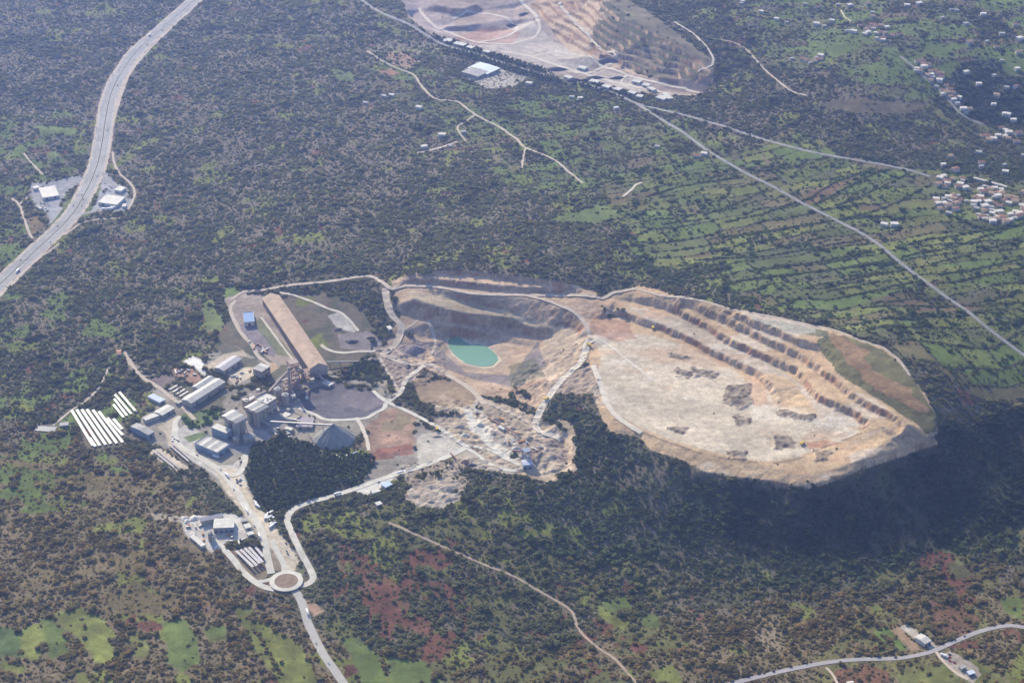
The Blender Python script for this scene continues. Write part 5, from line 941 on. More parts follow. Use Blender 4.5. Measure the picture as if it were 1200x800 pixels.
for p, k, where in [((910,24),0,'among upper fields, left of two'),((922,27),3,'next to the upper fields house'),((957,30),0,'below the green meadow'),((966,32),3,'beside the house below the meadow'),((975,26),0,'at the corner of the green meadow'),((1063,8),0,'at the top edge, above the hamlet'),((1077,6),0,'right of the one at the top edge'),((1115,12),3,'on the upper ridge'),((1121,13),3,'next to the ridge cottage'),((1132,86),0,'alone on the dark upper slope'),((1147,100),0,'alone lower on the dark slope'),((1168,113),2,'standing in its dark wood'),((1180,136),0,'long and pale at the dark wood edge'),((1192,82),0,'bright at the right edge'),((1174,72),3,'above the bright one at the right edge'),((1168,56),1,'on the right hand ridge'),((870,3),0,'at the top edge beside the woods'),((892,15),0,'below the top edge beside the woods'),((868,5),3,'by the top edge wood'),((1036,265),0,'alone in fields left of the resort'),((1048,265),0,'second of a pair in the fields'),
  ((459,113),0,'on the clearing left of two'),((450,114),3,'smallest on the clearing'),((491,128),0,'on the clearing near the track'),((518,160),0,'beside the track junction'),((497,174),0,'at the end of the lower track'),((527,172),3,'midway on the lower track'),((543,156),3,'above the lower track'),((816,184),1,'beside the long diagonal road'),((825,182),0,'at the diagonal road bend'),((770,173),3,'in the green fields above the diagonal road'),((670,115),3,'below the far conifers'),((680,117),0,'second below the far conifers'),((722,128),0,'by the fork of the country roads'),((1178,203),0,'above the resort terrace'),((1150,196),3,'on the wooded slope above the resort'),((928,70),3,'left of the hillside group'),((428,122),3,'half hidden in scrub left of the clearing'),((620,100),0,'on the yard below the depot') ]:
    house(p, k, where, 'scattered country houses', random.uniform(.95, 1.35))
for poly, n, where, g in [([(1085,5),(1195,20),(1195,70),(1120,50)], 9, 'scattered over the upper ridge fields', 'houses of the upper ridge'), ([(930,5),(1010,2),(1060,20),(990,26)], 7, 'round the green meadow at the top', 'houses round the meadow'), ([(1160,85),(1200,80),(1200,150),(1165,140)], 6, 'in the dark wood near the right edge', 'houses in the dark wood'), ([(1060,180),(1200,178),(1200,205),(1110,203)], 7, 'on the slope above the resort village', 'houses above the resort')]:
    for p in scatter_px(poly, n, 9): house(p, random.choices([0,1,2,3], [5,2,1,3])[0], where, g, random.uniform(.9, 1.4))
# terrace row of the resort
for k in range(13):
    p = (1143+k*2.85, 210.5+k*.78); t = house(p, 0, f'as number of the long white terrace row', 'long white terrace row of the resort', .72)
    t['label'] = 'white flat roofed unit of the long terrace row'; t.rotation_euler = (0, 0, -.35)

# ------------------------------------------------------------------ vehicles
def car_parts(colm, L=4.4, W=1.8, van=False):
    h = 2.0 if van else .95
    b = MB().box(-L/2, L/2, -W/2, W/2, .3, h); c = MB().add([(-L*.3,-W*.45,h),(L*.22,-W*.45,h),(L*.22,W*.45,h),(-L*.3,W*.45,h),(-L*.22,-W*.38,h+.55),(L*.1,-W*.38,h+.55),(L*.1,W*.38,h+.55),(-L*.22,W*.38,h+.55)], [(0,1,5,4),(1,2,6,5),(2,3,7,6),(3,0,4,7),(4,5,6,7)])
    r = MB().box(-L*.22, L*.1, -W*.38, W*.38, h+.55, h+.6)
    out = [('body', b.mesh('car_body', colm)), ('cabin_glass', c.mesh('car_glass', M_GLASS)), ('car_roof', r.mesh('car_roof', colm))]
    return out
def wheel_mesh(r=.33, wd=.22):
    n = 14; v = []
    for s in (-wd/2, wd/2): v += [(r*math.cos(2*math.pi*k/n), s, r*math.sin(2*math.pi*k/n)) for k in range(n)]
    return MB().add(v, [(k, (k+1) % n, n+(k+1) % n, n+k) for k in range(n)]+[tuple(range(n))[::-1], tuple(range(n, 2*n))]).mesh('wheel', mat('tyre', (.02,.02,.02), .9, .1))
WH = wheel_mesh(); WHB = wheel_mesh(.5, .35)
CARM = {'white': mat('white_paint', (.8,.8,.8), .3, .03, spec=.5), 'dark': mat('dark_paint', (.03,.035,.05), .3, .05, spec=.5), 'silver': mat('silver_paint', (.45,.46,.48), .3, .05, spec=.5), 'blue': mat('blue_paint', (.06,.13,.32), .3, .05, spec=.5), 'red': mat('red_paint', (.45,.04,.03), .3, .05, spec=.5)}
CP = {k: car_parts(m) for k, m in CARM.items()}
TP = [('cab', MB().box(3.6, 5.6, -1.2, 1.2, .6, 3).mesh('truck_cab', CARM['white'])), ('trailer', MB().box(-6, 3.2, -1.25, 1.25, 1.1, 3.8).mesh('truck_trailer', CARM['white'])), ('chassis', MB().box(-6, 5.4, -.5, .5, .55, 1.05).mesh('truck_chassis', M_STEEL))]
def vehicle(x, y, rz, kind, label, group, dz=.75):
    z = float(ground(x, y)[0])+dz; tr = kind == 'truck'; t = thing('truck' if tr else 'car', (x, y, z), rz, label, 'truck' if tr else 'car', group)
    for nme, me in (TP if tr else CP[kind]): obj(nme, me, None, t)
    for i, j in ([(4.4,1),(4.4,-1),(-3.5,1),(-3.5,-1),(-4.8,1),(-4.8,-1)] if tr else [(1.35,.8),(1.35,-.8),(-1.35,.8),(-1.35,-.8)]):
        o = obj('wheel', WHB if tr else WH, None, t); o.location = (i, j, .5 if tr else .33)
MWa = np.array(MW); mpx, mpy = project(MWa[:, 0], MWa[:, 1], ground(MWa[:, 0], MWa[:, 1]))
def on_road(P, py, off, kind, label, group):
    P = np.array(P); a, b = project(P[:, 0], P[:, 1], ground(P[:, 0], P[:, 1])); i = int(np.clip(np.argmin(np.abs(b-py)), 1, len(P)-2)); t = P[i+1]-P[i-1]; t /= np.linalg.norm(t); n = np.array((-t[1], t[0]))
    q = P[i]+n*off; vehicle(q[0], q[1], math.atan2(t[1], t[0]), kind, label, group)
for py, off, k, lab in [(36,8,'dark','dark car nearest the top on the motorway'),(43,-9,'truck','white lorry at the shaded top bend of the motorway'),(52,9,'dark','dark car in the shaded cutting of the motorway'),(83,-8,'silver','silver car entering the motorway bend'),(100,8,'dark','dark car midway round the motorway bend'),(135,-8,'white','white car above the service areas'),(153,8,'dark','dark car on the straight above the service areas'),(176,-4,'silver','silver car just above the slip roads'),(207,9,'dark','dark car between the two service areas'),(229,-4,'dark','dark car abreast of the left service exit'),(234,4,'dark','dark car abreast of the right service exit'),(241,-9,'blue','blue car just below the service areas'),(241,8,'red','red car just below the service areas'),(266,-8,'dark','dark car above the farm track bridge'),(283,9,'white','white car below the service areas'),(306,-8,'dark','dark car near the left edge of the picture'),(318,8,'truck','white lorry near the left edge of the picture')]:
    on_road(MW, py, off, k, lab, 'vehicles on the motorway')
def along(pts, n, off, kinds, label, group):
    P = path_world(pts)
    for k in range(n):
        i = int(len(P)*(k+.5+random.uniform(-.3, .3))/n); i = min(max(i, 1), len(P)-2); t = P[i+1]-P[i-1]; t = t/np.linalg.norm(t); q = P[i]+np.array((-t[1], t[0]))*off*random.choice((-1, 1)); kk = random.choice(kinds); vehicle(q[0], q[1], math.atan2(t[1], t[0]), kk, (kk if kk != 'truck' else 'white')+' '+label[kk == 'truck'], group)
along([(830,177),(900,216),(950,243),(1020,280),(1100,341),(1160,386)], 6, 1.8, ['white','dark','silver'], ('car on the long diagonal country road', ''), 'cars on the diagonal road'); along([(775,129),(860,152),(950,178),(1060,198)], 4, 1.8, ['white','dark'], ('car on the upper country road', ''), 'cars on the upper road')
along([(226,532),(262,556),(290,597),(311,640)], 7, 2.5, ['white','dark','silver','truck'], ('car driving on the works avenue', 'lorry driving on the works avenue'), 'vehicles on the works avenue'); along([(356,712),(368,745),(394,788)], 3, 2.5, ['dark','silver','truck'], ('car on the road below the roundabout', 'lorry on the road below the roundabout'), 'vehicles on the approach road'); along([(368,587),(420,571),(497,545)], 3, 2, ['truck','white'], ('car on the pale road into the quarry', 'lorry on the pale road into the quarry'), 'vehicles on the quarry road'); along([(860,800),(940,781),(1050,771),(1145,741)], 4, 1.8, ['dark','white','silver'], ('car on the lower right country road', ''), 'cars on the lower road')
def parked(poly, n, mind, kinds, label, group, rz=0.0):
    for p in scatter_px(poly, n, mind):
        x, y, z = wpt(p); k = random.choice(kinds); vehicle(x, y, rz+random.uniform(-.15, .15), k, (k+' ' if k != 'truck' else 'white ')+label[1 if k == 'truck' else 0], group, .3)
parked([(309,599),(322,602),(324,612),(320,620),(311,608)], 14, 3.4, ['truck','truck','white'], ('car on the lorry park by the avenue','lorry on the lorry park by the avenue'), 'white vehicles on the lorry park', 1.0)
parked([(296,585),(306,592),(302,596),(294,588)], 2, 4, ['truck'], ('', 'lorry at the top of the lorry park'), 'white vehicles on the lorry park', -.9)
parked([(200,510),(210,516),(210,519),(200,517)], 5, 2.5, ['white','dark','silver'], ('car outside the offices', ''), 'cars outside the offices', .3)
parked([(42,234),(62,236),(58,248),(44,244)], 12, 3, ['white','dark','silver','blue'], ('car in the left service area', ''), 'cars in the left service area', .8); parked([(120,222),(128,215),(133,222),(122,232)], 8, 3, ['white','dark','silver'], ('car above the right service building', ''), 'cars in the right service area', .5); parked([(118,242),(140,244),(135,246),(112,246)], 4, 4, ['truck','white'], ('car below the right service building', 'lorry below the right service building'), 'cars in the right service area', .1)
parked([(1086,750),(1092,755),(1090,757),(1083,752)], 4, 2.5, ['blue','dark'], ('car in front of the white lower building', ''), 'cars beside the lower road', -.6); parked([(1104,768),(1112,766),(1125,776),(1118,780)], 6, 3, ['red','dark','silver','truck'], ('car in the yard below the road', 'lorry in the yard below the road'), 'vehicles in the lower yard', -.6)
parked([(274,560),(283,562),(284,569),(278,570)], 6, 2.6, ['dark','blue'], ('car on the wide avenue pavement', ''), 'cars on the works avenue', -.3); parked([(330,630),(336,636),(342,650),(338,652)], 3, 4, ['dark'], ('car on the paved field by the roundabout', ''), 'cars on the works avenue', -1)
parked([(248,522),(252,534),(262,540),(240,532)], 4, 4, ['white','truck'], ('car before the blue packing plant', 'lorry before the blue packing plant'), 'vehicles by the packing plant', -.5); parked([(338,503),(345,510),(338,514),(330,508)], 3, 4, ['white'], ('van sized car in the shaded yard', ''), 'cars in the shaded yard', .4)
for p, lab in [((765,384.5),'dump truck at the foot of the lowest bench'),((690,405),'dump truck on the pale haul road bend'),((512,503),'dump truck on the road beside the clay pit'),((640,468),'dump truck climbing the pale haul road'),((940,520),'dump truck on the open quarry floor')]:
    x, y, z = wpt(p); t = thing('dump_truck', (x, y, z+.6), random.uniform(0, 3), 'small yellow '+lab, 'dump truck', 'yellow dump trucks of the quarry'); Y_ = mat('yellow_paint', (.62,.42,.06), .5, .1)
    MB().box(2.2,4.4,-1.6,1.6,1.2,3.6).build('cab', Y_, t); MB().add([(-4,-2,1.8),(2,-2,1.5),(2,2,1.5),(-4,2,1.8),(-4.8,-2.3,3.4),(2,-2.3,3.9),(2,2.3,3.9),(-4.8,2.3,3.4)], [(0,3,2,1),(4,5,6,7),(0,1,5,4),(1,2,6,5),(2,3,7,6),(3,0,4,7)]).build('dump_body', Y_, t); MB().box(-4,4.4,-.7,.7,.8,1.19).build('chassis', M_STEEL, t)
    for i, j in ((3,1.4),(3,-1.4),(-2.4,1.4),(-2.4,-1.4)): o = obj('wheel', WHB, None, t); o.location = (i, j, .8); o.scale = (1.7,1.7,1.7)

# ------------------------------------------------------------------ trees
def leaf_mat(name, hue):
    m = bpy.data.materials.new(name); m.use_nodes = True; n = m.node_tree; b = n.nodes['Principled BSDF']; b.inputs['Roughness'].default_value = .85; b.inputs['Specular IOR Level'].default_value = .12
    at = n.nodes.new('ShaderNodeAttribute'); at.attribute_type = 'INSTANCER'; at.attribute_name = 'tint'
    oi = n.nodes.new('ShaderNodeObjectInfo'); geo = n.nodes.new('ShaderNodeNewGeometry')
    r = n.nodes.new('ShaderNodeMapRange'); r.inputs['To Min'].default_value = .72; r.inputs['To Max'].default_value = 1.36; n.links.new(geo.outputs['Random Per Island'], r.inputs[0])
    r2 = n.nodes.new('ShaderNodeMapRange'); r2.inputs['To Min'].default_value = .7; r2.inputs['To Max'].default_value = 1.35; n.links.new(oi.outputs['Random'], r2.inputs[0])
    mm = n.nodes.new('ShaderNodeMath'); mm.operation = 'MULTIPLY'; n.links.new(r.outputs[0], mm.inputs[0]); n.links.new(r2.outputs[0], mm.inputs[1])
    s = n.nodes.new('ShaderNodeVectorMath'); s.operation = 'SCALE'; n.links.new(at.outputs['Color'], s.inputs[0]); n.links.new(mm.outputs[0], s.inputs['Scale']); n.links.new(s.outputs[0], b.inputs['Base Color'])
    tr = n.nodes.new('ShaderNodeBsdfTranslucent'); mx = n.nodes.new('ShaderNodeMixShader'); mx.inputs[0].default_value = .6; s2 = n.nodes.new('ShaderNodeVectorMath'); s2.operation = 'MULTIPLY'; s2.inputs[1].default_value = (1.35, 1.35, .8)
    n.links.new(s.outputs[0], s2.inputs[0]); n.links.new(s2.outputs[0], tr.inputs[0]); n.links.new(b.outputs[0], mx.inputs[1]); n.links.new(tr.outputs[0], mx.inputs[2]); n.links.new(mx.outputs[0], n.nodes['Material Output'].inputs['Surface'])
    return m
M_LEAF = leaf_mat('foliage', 0); M_BARK = mat('bark', (.10,.07,.05), .95, .3, 1)
def crown_mesh(seed, w_=1.0, h=.8, z0=.25, clumps=7, leaves=150, cone=0.0):
    r_ = random.Random(seed); cs = []
    for k in range(clumps):
        a = r_.uniform(0, 6.283); u = r_.random(); z = z0+h*(.15+.75*u); rr = w_*.5*(.15+.62*math.sqrt(r_.random()))*(1-cone*u)
        cs.append((rr*math.cos(a), rr*math.sin(a), z, w_*r_.uniform(.20,.30)*(1-cone*.55*u)))
    cs.append((0, 0, z0+h*.45, w_*.30*(1-cone*.3)))
    mb = MB(); tt = (1+5**.5)/2
    ico = [Vector(v).normalized() for v in [(-1,tt,0),(1,tt,0),(-1,-tt,0),(1,-tt,0),(0,-1,tt),(0,1,tt),(0,-1,-tt),(0,1,-tt),(tt,0,-1),(tt,0,1),(-tt,0,-1),(-tt,0,1)]]
    IF = [(0,11,5),(0,5,1),(0,1,7),(0,7,10),(0,10,11),(1,5,9),(5,11,4),(11,10,2),(10,7,6),(7,1,8),(3,9,4),(3,4,2),(3,2,6),(3,6,8),(3,8,9),(4,9,5),(2,4,11),(6,2,10),(8,6,7),(9,8,1)]
    for (x, y, z, s) in cs:
        e = [r_.uniform(.75, 1.15) for _ in ico]; mb.add([(x+v.x*s*q, y+v.y*s*q, z+v.z*s*q*.8) for v, q in zip(ico, e)], IF)
    for k in range(leaves):
        x, y, z, s = r_.choice(cs); v = Vector((r_.gauss(0,1), r_.gauss(0,1), abs(r_.gauss(0,1))*.9+.05)).normalized()*s*r_.uniform(.95, 1.35)
        p = Vector((x, y, z))+Vector((v.x, v.y, v.z*.85)); a = Vector((r_.gauss(0,1), r_.gauss(0,1), r_.gauss(0,.6))).normalized(); b = a.orthogonal().normalized(); q = w_*r_.uniform(.035, .075)
        mb.add([p-a*q, p+b*q*.8, p+a*q, p-b*q*.8], [(0,1,2,3)])
    return mb.mesh('crown', M_LEAF)
def trunk_mesh(h=.4, r=.035, limbs=3, seed=0):
    r_ = random.Random(seed); m = MB().cyl(0, 0, -.08, h, r, r*.6, 8)
    for k in range(limbs): a = 2*math.pi*k/limbs+r_.random(); m.beam((0, 0, h*.75), (.22*math.cos(a), .22*math.sin(a), h*.75+.25), r*.7)
    return m.mesh('trunk', M_BARK)
KIND = {'evergreen': [crown_mesh(1, 1, .58, .12), crown_mesh(2, 1.15, .5, .1), crown_mesh(3, .95, .66, .15), crown_mesh(4, 1.25, .42, .08, 10)], 'pine': [crown_mesh(11, .85, .85, .2, 10, 150, .7), crown_mesh(12, .9, .75, .2, 9, 150, .5)], 'shrub': [crown_mesh(21, 1.1, .34, -.04, 7, 120), crown_mesh(22, 1.25, .3, -.04, 8, 120)]}
TR = {'evergreen': trunk_mesh(.42), 'pine': trunk_mesh(.6, .03, 2), 'shrub': trunk_mesh(.15, .03, 3)}

# scatter: one candidate per cell of a jittered lattice, kept by the thickness of the scrub
def lattice(x0, x1, y0, y1, s):
    xs = np.arange(x0, x1, s); ys = np.arange(y0, y1, s*.95); X, Y = np.meshgrid(xs, ys, indexing='ij')
    X = X+rng.uniform(-.48, .48, X.shape)*s; Y = Y+rng.uniform(-.48, .48, X.shape)*s
    return X.ravel(), Y.ravel()
def gsample(A, x, y):
    i = np.clip(np.searchsorted(gx, x), 0, len(gx)-1); j = np.clip(np.searchsorted(gy, y), 0, len(gy)-1); return A[i, j]
X, Y = lattice(-2000, 2000, 1800, 5150, 4.9)
Z = ground(X, Y); px, py = project(X, Y, Z)
k = (px > -300) & (px < 1500) & (py > -45) & (py < 950); X, Y, Z, px, py = X[k], Y[k], Z[k], px[k], py[k]
d = gsample(dens, X, Y)
thick = fbm(X, Y, 48, 401, 4); k = rng.random(len(X)) < d*np.clip(.28+1.6*(thick-.22), .30, 1.0)*np.where(py < 230, .80, 1)
X, Y, Z, px, py, d = X[k], Y[k], Z[k], px[k], py[k], d[k]
size = rng.gamma(5, 1/5, len(X))*5.0*np.clip(.65+.8*(fbm(X, Y, 45, 402, 3)-.1), .6, 1.4); kindv = rng.choice([0, 1, 2, 3, 6, 7], len(X), p=[.2, .17, .15, .14, .17, .17])
xs_, ys_ = lattice(-2000, 2000, 1800, 5150, 5.6); zs_ = ground(xs_, ys_); a_, b_ = project(xs_, ys_, zs_); dd_ = gsample(dens, xs_, ys_)
k = (a_ > -150) & (a_ < 1350) & (b_ > -45) & (b_ < 900) & (rng.random(len(xs_)) < np.where(dd_ > .08, .30+.35*dd_, .003)); nn_ = int(k.sum())
X = np.concatenate([X, xs_[k]]); Y = np.concatenate([Y, ys_[k]]); Z = np.concatenate([Z, zs_[k]]); px = np.concatenate([px, a_[k]]); py = np.concatenate([py, b_[k]]); d = np.concatenate([d, dd_[k]]); size = np.concatenate([size, rng.uniform(1.6, 3.6, nn_)]); kindv = np.concatenate([kindv, rng.choice([6, 7, 3], nn_)])
# the pine wood below the silos and the conifer belts by the far road
PINES = [[(280,540),(300,520),(345,515),(370,522),(420,530),(440,540),(425,565),(380,578),(345,592),(315,600),(298,585),(290,565)],[(505,40),(530,48),(600,70),(640,82),(660,98),(650,99),(600,85),(540,66)],[(668,92),(700,98),(735,108),(742,120),(710,112),(672,100)],[(432,420),(450,428),(435,440),(400,440),(380,430),(400,422)]]
ex = []
for i, P in enumerate(PINES):
    P3 = np.array([wpt(p) for p in P]); s = 6.0; x, y = lattice(P3[:, 0].min(), P3[:, 0].max(), P3[:, 1].min(), P3[:, 1].max(), s)
    z = ground(x, y); a, b = project(x, y, z); m = inpoly(a, b, P); ex.append((x[m], y[m], z[m], a[m], b[m], np.full(m.sum(), i)))
pin = np.zeros(len(X), bool)
for P in PINES: pin |= inpoly(px, py, P)
X, Y, Z, px, py, d, size, kindv = (v[~pin] for v in (X, Y, Z, px, py, d, size, kindv)); special = np.zeros(len(X), int)
for x, y, z, a, b, i in ex:
    X = np.concatenate([X, x]); Y = np.concatenate([Y, y]); Z = np.concatenate([Z, z]); px = np.concatenate([px, a]); py = np.concatenate([py, b]); d = np.concatenate([d, np.ones(len(x))])
    size = np.concatenate([size, rng.uniform(7.5, 11, len(x))]); kindv = np.concatenate([kindv, rng.choice([4, 5, 0], len(x), p=[.5,.35,.15])]); special = np.concatenate([special, i+1])
xs_ = np.concatenate(SEEDX); ys_ = np.concatenate(SEEDY); zs_ = ground(xs_, ys_); a_, b_ = project(xs_, ys_, zs_); nn_ = len(xs_)
X = np.concatenate([X, xs_]); Y = np.concatenate([Y, ys_]); Z = np.concatenate([Z, zs_]); px = np.concatenate([px, a_]); py = np.concatenate([py, b_]); d = np.concatenate([d, np.ones(nn_)]); size = np.concatenate([size, rng.gamma(5, 1/5, nn_)*3.4]); kindv = np.concatenate([kindv, rng.choice([0, 1, 3, 6, 7], nn_)]); special = np.concatenate([special, np.zeros(nn_, int)])
# trees along hedges, garden belts and single trees
def row(pts, step_m, smin, smax, kd, sp, jit=1.5):
    P = np.array(catmull([(wpt(p)[0], wpt(p)[1]) for p in pts], step_m)); P = P+rng.normal(0, jit, P.shape)
    return P[:, 0], P[:, 1], rng.uniform(smin, smax, len(P)), rng.choice(kd, len(P)), np.full(len(P), sp)
rows = [row(h, 4.5, 3.0, 6.0, [0, 1, 3, 6, 7], 0) for h in HEDGES]
GARD = [[(214,490),(220,496),(228,500),(238,498),(248,494)],[(218,486),(230,490),(244,490),(252,488)],[(255,578),(262,590),(268,600)],[(246,575),(250,590)],[(164,560),(172,545),(180,535)],[(170,558),(180,552),(190,562)],[(480,455),(482,468),(490,478),(510,485),(530,487)],[(484,460),(495,478),(520,486),(534,484)],[(502,446),(515,442),(530,447)],[(478,448),(480,458)],[(266,640),(280,640),(288,636)],[(293,632),(300,632),(306,636)],[(318,600),(330,604),(334,612)],[(325,595),(330,600)],[(556,562),(565,560),(572,556)],[(555,550),(560,552)],[(470,566),(475,572),(462,580),(450,585)],[(455,570),(465,590),(440,585),(425,588)],[(505,556),(510,552),(515,558)],[(525,572),(540,576),(548,580)],[(452,385),(460,395),(470,388),(480,392)],[(385,408),(400,405),(420,405)],[(596,470),(600,462),(605,475)],[(615,458),(618,465),(600,455)],[(105,490),(112,498)],[(44,505),(60,510),(70,512)],[(560,478),(565,486)],[(603,535),(608,530)],[(660,478),(670,470)],[(1034,745),(1042,750),(1048,758)],[(1030,760),(1045,764),(1060,765)],[(1026,750),(1036,755)],[(255,447),(262,458),(275,455),(285,452)],[(262,466),(275,468),(285,462)],[(290,450),(300,455),(312,452),(322,448)],[(296,444),(310,446),(330,440)],[(380,440),(395,446),(415,452),(425,458)],[(400,432),(412,440),(430,445),(440,452)],[(330,405),(340,410),(350,420)],[(270,378),(278,392),(284,402)],[(262,384),(268,395),(276,404)],[(100,200),(105,212),(95,222),(85,232)],[(118,215),(112,228),(108,240)],[(65,262),(72,250),(80,240)],[(1090,230),(1110,228),(1140,232),(1150,235)],[(1100,245),(1120,255),(1145,266),(1170,268),(1190,262)],[(1140,240),(1160,238),(1180,240)],[(190,545),(200,556),(210,560),(222,552)],[(725,362),(728,368),(722,372)],[(708,362),(715,366)]]
rows += [row(g, 5.0, 5, 9, [0, 1, 2, 3], 0, 2.5) for g in GARD]
for x, y, s_, kd, sp in rows:
    z = ground(x, y); a, b = project(x, y, z); X = np.concatenate([X, x]); Y = np.concatenate([Y, y]); Z = np.concatenate([Z, z]); px = np.concatenate([px, a]); py = np.concatenate([py, b]); d = np.concatenate([d, np.ones(len(x))]); size = np.concatenate([size, s_]); kindv = np.concatenate([kindv, kd]); special = np.concatenate([special, sp])
ok = np.ones(len(X), bool)
for P, r_ in ROADMASK:
    bb = (X > P[:, 0].min()-40) & (X < P[:, 0].max()+40) & (Y > P[:, 1].min()-40) & (Y < P[:, 1].max()+40) & ok; idx = np.nonzero(bb)[0]
    for c in range(0, len(idx), 4000):
        ii_ = idx[c:c+4000]; dd = np.full(len(ii_), 1e9)
        for q in P: dd = np.minimum(dd, np.hypot(X[ii_]-q[0], Y[ii_]-q[1]))
        ok[ii_[dd < r_+size[ii_]*.25]] = False
for bx, by, br in BOXES: ok &= np.hypot(X-bx, Y-by) > br+1
for a, b in [p for p in SOL]+[((140,462),(150,486)),((134,470),(145,489)),((277,646),(297,668)),((290,643),(307,663)),((181,529),(206,548)),((200,522),(222,541))]:
    A_ = np.array(wpt(a)[:2]); B_ = np.array(wpt(b)[:2])
    for q in np.linspace(0, 1, 16): c = A_+(B_-A_)*q; ok &= np.hypot(X-c[0], Y-c[1]) > 9
ok &= ~inpoly(px, py, LAKE)
X, Y, Z, px, py, size, kindv, special = (v[ok] for v in (X, Y, Z, px, py, size, kindv, special))
# leaf colour by place: olive brown on the near left, deep green with shade painted in on the dark slope, fresh green in gardens
T = np.tile(np.array((.118, .122, .064)), (len(X), 1)); tn = fbm(X, Y, 60, 411, 3)[:, None]
def tintreg(poly, c):
    m = inpoly(px+(fbm(X, Y, 50, 412, 2)-.5)*40, py+(fbm(X, Y, 50, 413, 2)-.5)*30, poly); T[m] = c
tintreg([(-100,560),(200,560),(330,700),(420,760),(640,760),(900,700),(1300,650),(1300,900),(-100,900)], (.150,.126,.062)); tintreg([(-100,470),(140,520),(240,600),(260,700),(-100,720)], (.162,.134,.064))
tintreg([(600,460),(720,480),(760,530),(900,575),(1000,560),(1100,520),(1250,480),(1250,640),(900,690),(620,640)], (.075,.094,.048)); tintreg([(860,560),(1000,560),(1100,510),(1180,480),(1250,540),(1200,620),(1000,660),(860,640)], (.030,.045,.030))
tintreg([(700,190),(1250,190),(1250,470),(1090,420),(760,320)], (.090,.112,.046))
T[inpoly(px, py, [(-100,-50),(470,-50),(520,60),(560,150),(700,250),(720,300),(560,300),(440,310),(250,330),(150,420),(-100,340)])] *= 1.2  # upper left leaves brightened in place of thicker haze
tintreg([(1120,65),(1190,60),(1215,150),(1120,140)], (.055,.072,.045)); T[py > 560] *= 1.12; T = T*(1.12+.70*tn)  # this tint paints the upper right hillside's shade into its leaves
brown = (rng.random(len(X)) < .16) & (special == 0); T[brown] = T[brown]*np.array((1.16, .98, .95)); T[special > 0] = np.array((.095, .120, .054))
gard = inpoly(px, py, [(212,485),(256,478),(262,488),(240,502),(216,502)]); T[gard] = (.09,.15,.04)
scr = size/np.hypot(Y, CAM_H)
names = ['evergreen']*4+['pine']*2+['shrub']*2; meshes = KIND['evergreen']+KIND['pine']+KIND['shrub']
inview = (px > 2) & (px < 1198) & (py > 2) & (py < 799)
ind = np.zeros(len(X), bool)
for cond, n in ((special == 0, 300), (special == 1, 150)):
    c = np.nonzero(cond & inview & ((kindv < 6)))[0]; c = c[np.argsort(-scr[c])][:n]; ind[c] = True
def place_words(a, b):
    if 280 < a < 445 and 505 < b < 605: return 'in the dark pine wood below the silos'
    if b > 690 and a < 260: return 'between the green fields at the bottom left'
    if b > 690 and a < 420: return 'beside the approach road below the roundabout'
    if b > 740 and a < 700: return 'in the scrub along the bottom edge near the winding track'
    if b > 690 and a > 1000: return 'near the country road and its yards'
    if b > 690 and a > 760: return 'in the dark scrub above the lower country road'
    if b > 600 and a < 420: return 'in the brown scrub left of the roundabout'
    if b > 600: return 'in the scrub crossed by the winding track'
    if a < 300 and b > 330: return 'beside the solar rows and offices'
    if a < 300: return 'beside the motorway service areas'
    if b < 330: return 'in the country beyond the quarry'
    if a > 690: return 'on the dark slope below the open quarry'
    return 'between the works and the quarry yards'
WORD = {'evergreen': 'round evergreen tree', 'pine': 'dark pointed pine tree'}
for i in np.nonzero(ind)[0]:
    kn = names[kindv[i]]; big = 'large' if size[i] > 8.5 else 'mid sized'
    t = bpy.data.objects.new(kn+'_tree' if kn != 'pine' else 'pine_tree', None); C.objects.link(t); t.location = (X[i], Y[i], Z[i]-.1); t.rotation_euler = (0, 0, random.uniform(0, 6.28)); s = size[i]; t.scale = (s, s, s*random.uniform(.68, .88))
    pw = place_words(px[i], py[i]); tag(t, f'{big} {WORD[kn]} {pw}', 'tree', f'{WORD[kn]}s {pw}')
    o = obj('crown', meshes[kindv[i]], None, t); o['tint'] = [float(v) for v in T[i]]; obj('trunk', TR[kn], None, t)
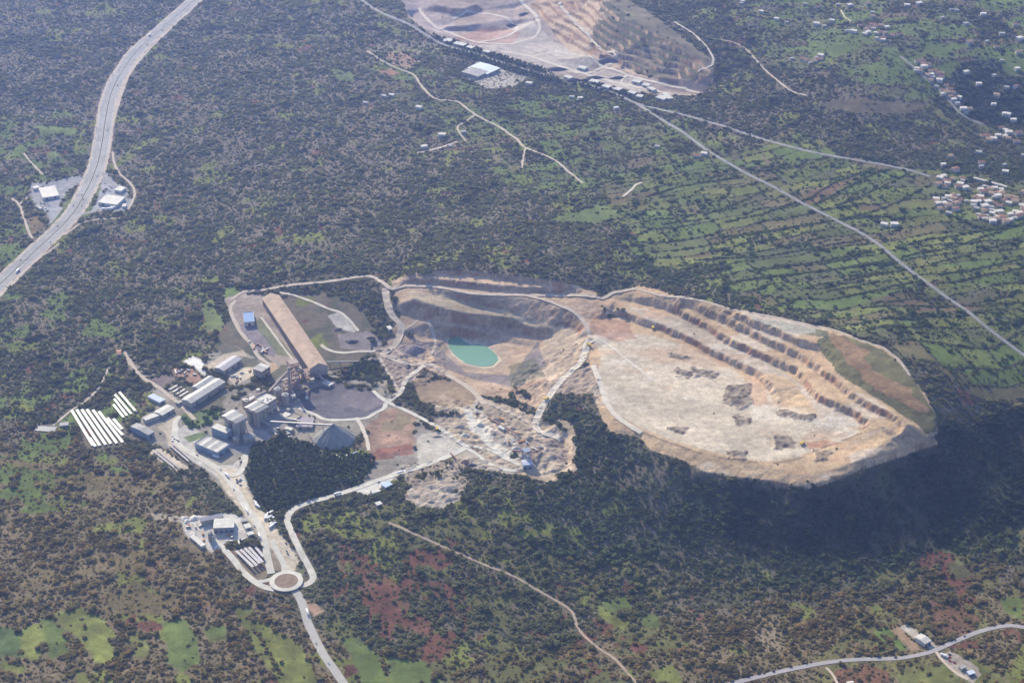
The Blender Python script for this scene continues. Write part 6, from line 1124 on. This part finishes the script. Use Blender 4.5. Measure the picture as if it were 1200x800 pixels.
# the rest of the scrub and woods: one mass
rest = ~ind
def mass(name, sel, label):
    n = sel.sum(); me = bpy.data.meshes.new(name); me.vertices.add(n); me.vertices.foreach_set('co', np.stack([X[sel], Y[sel], Z[sel]-.1], -1).astype(np.float32).ravel())
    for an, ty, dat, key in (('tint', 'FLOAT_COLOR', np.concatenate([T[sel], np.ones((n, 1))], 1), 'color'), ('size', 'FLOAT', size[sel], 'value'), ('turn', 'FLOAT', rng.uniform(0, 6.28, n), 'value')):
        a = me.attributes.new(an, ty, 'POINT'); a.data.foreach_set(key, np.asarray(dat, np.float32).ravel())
    a = me.attributes.new('which', 'INT', 'POINT'); a.data.foreach_set('value', kindv[sel].astype(np.int32))
    o = obj(name, me); o['kind'] = 'stuff'; o['label'] = label; o['category'] = 'woodland'
    g = bpy.data.node_groups.new(name, 'GeometryNodeTree'); g.interface.new_socket('Geometry', in_out='INPUT', socket_type='NodeSocketGeometry'); g.interface.new_socket('Geometry', in_out='OUTPUT', socket_type='NodeSocketGeometry')
    N = g.nodes; gi = N.new('NodeGroupInput'); gout = N.new('NodeGroupOutput'); ip = N.new('GeometryNodeInstanceOnPoints'); gg = N.new('GeometryNodeGeometryToInstance')
    SRC = []
    for k, m_ in enumerate(meshes):
        src = bpy.data.objects.new('leafy_crown', m_); oi = N.new('GeometryNodeObjectInfo'); oi.inputs['Object'].default_value = src; oi.inputs['As Instance'].default_value = True; SRC.append(oi)
    for oi in reversed(SRC): g.links.new(oi.outputs['Geometry'], gg.inputs[0])
    def attr(nm, ty):
        a = N.new('GeometryNodeInputNamedAttribute'); a.data_type = ty; a.inputs['Name'].default_value = nm; return [s for s in a.outputs if s.enabled and s.name == 'Attribute'][0]
    g.links.new(gi.outputs[0], ip.inputs['Points']); g.links.new(gg.outputs[0], ip.inputs['Instance']); ip.inputs['Pick Instance'].default_value = True
    g.links.new(attr('which', 'INT'), ip.inputs['Instance Index']); sv = N.new('ShaderNodeCombineXYZ'); sm = N.new('ShaderNodeMath'); sm.operation = 'MULTIPLY'; sm.inputs[1].default_value = .72; sa = attr('size', 'FLOAT'); g.links.new(sa, sm.inputs[0]); g.links.new(sa, sv.inputs[0]); g.links.new(sa, sv.inputs[1]); g.links.new(sm.outputs[0], sv.inputs[2]); g.links.new(sv.outputs[0], ip.inputs['Scale'])
    cx_ = N.new('ShaderNodeCombineXYZ'); g.links.new(attr('turn', 'FLOAT'), cx_.inputs[2]); g.links.new(cx_.outputs[0], ip.inputs['Rotation'])
    g.links.new(ip.outputs[0], gout.inputs[0]); md = o.modifiers.new('growth', 'NODES'); md.node_group = g
    return o
mass('scrub_woodland', rest, 'dark evergreen scrub covering the hills all round the quarry')
print('TREES', len(X), 'individual', ind.sum())

# ------------------------------------------------------------------ haze
hz = MB().box(-9500, 9500, -2800, 19500, -120, 1760).build('haze', None); hz['kind'] = 'stuff'; hz['label'] = 'thin bluish haze lying over the whole country'
hm = bpy.data.materials.new('haze_air'); hm.use_nodes = True; n = hm.node_tree; n.nodes.remove(n.nodes['Principled BSDF']); pv = n.nodes.new('ShaderNodeVolumePrincipled')
pv.inputs['Color'].default_value = (*HAZE_COLOR, 1); pv.inputs['Density'].default_value = HAZE_DENSITY; pv.inputs['Anisotropy'].default_value = HAZE_ANISO
n.links.new(pv.outputs[0], n.nodes['Material Output'].inputs['Volume']); hz.data.materials.append(hm)
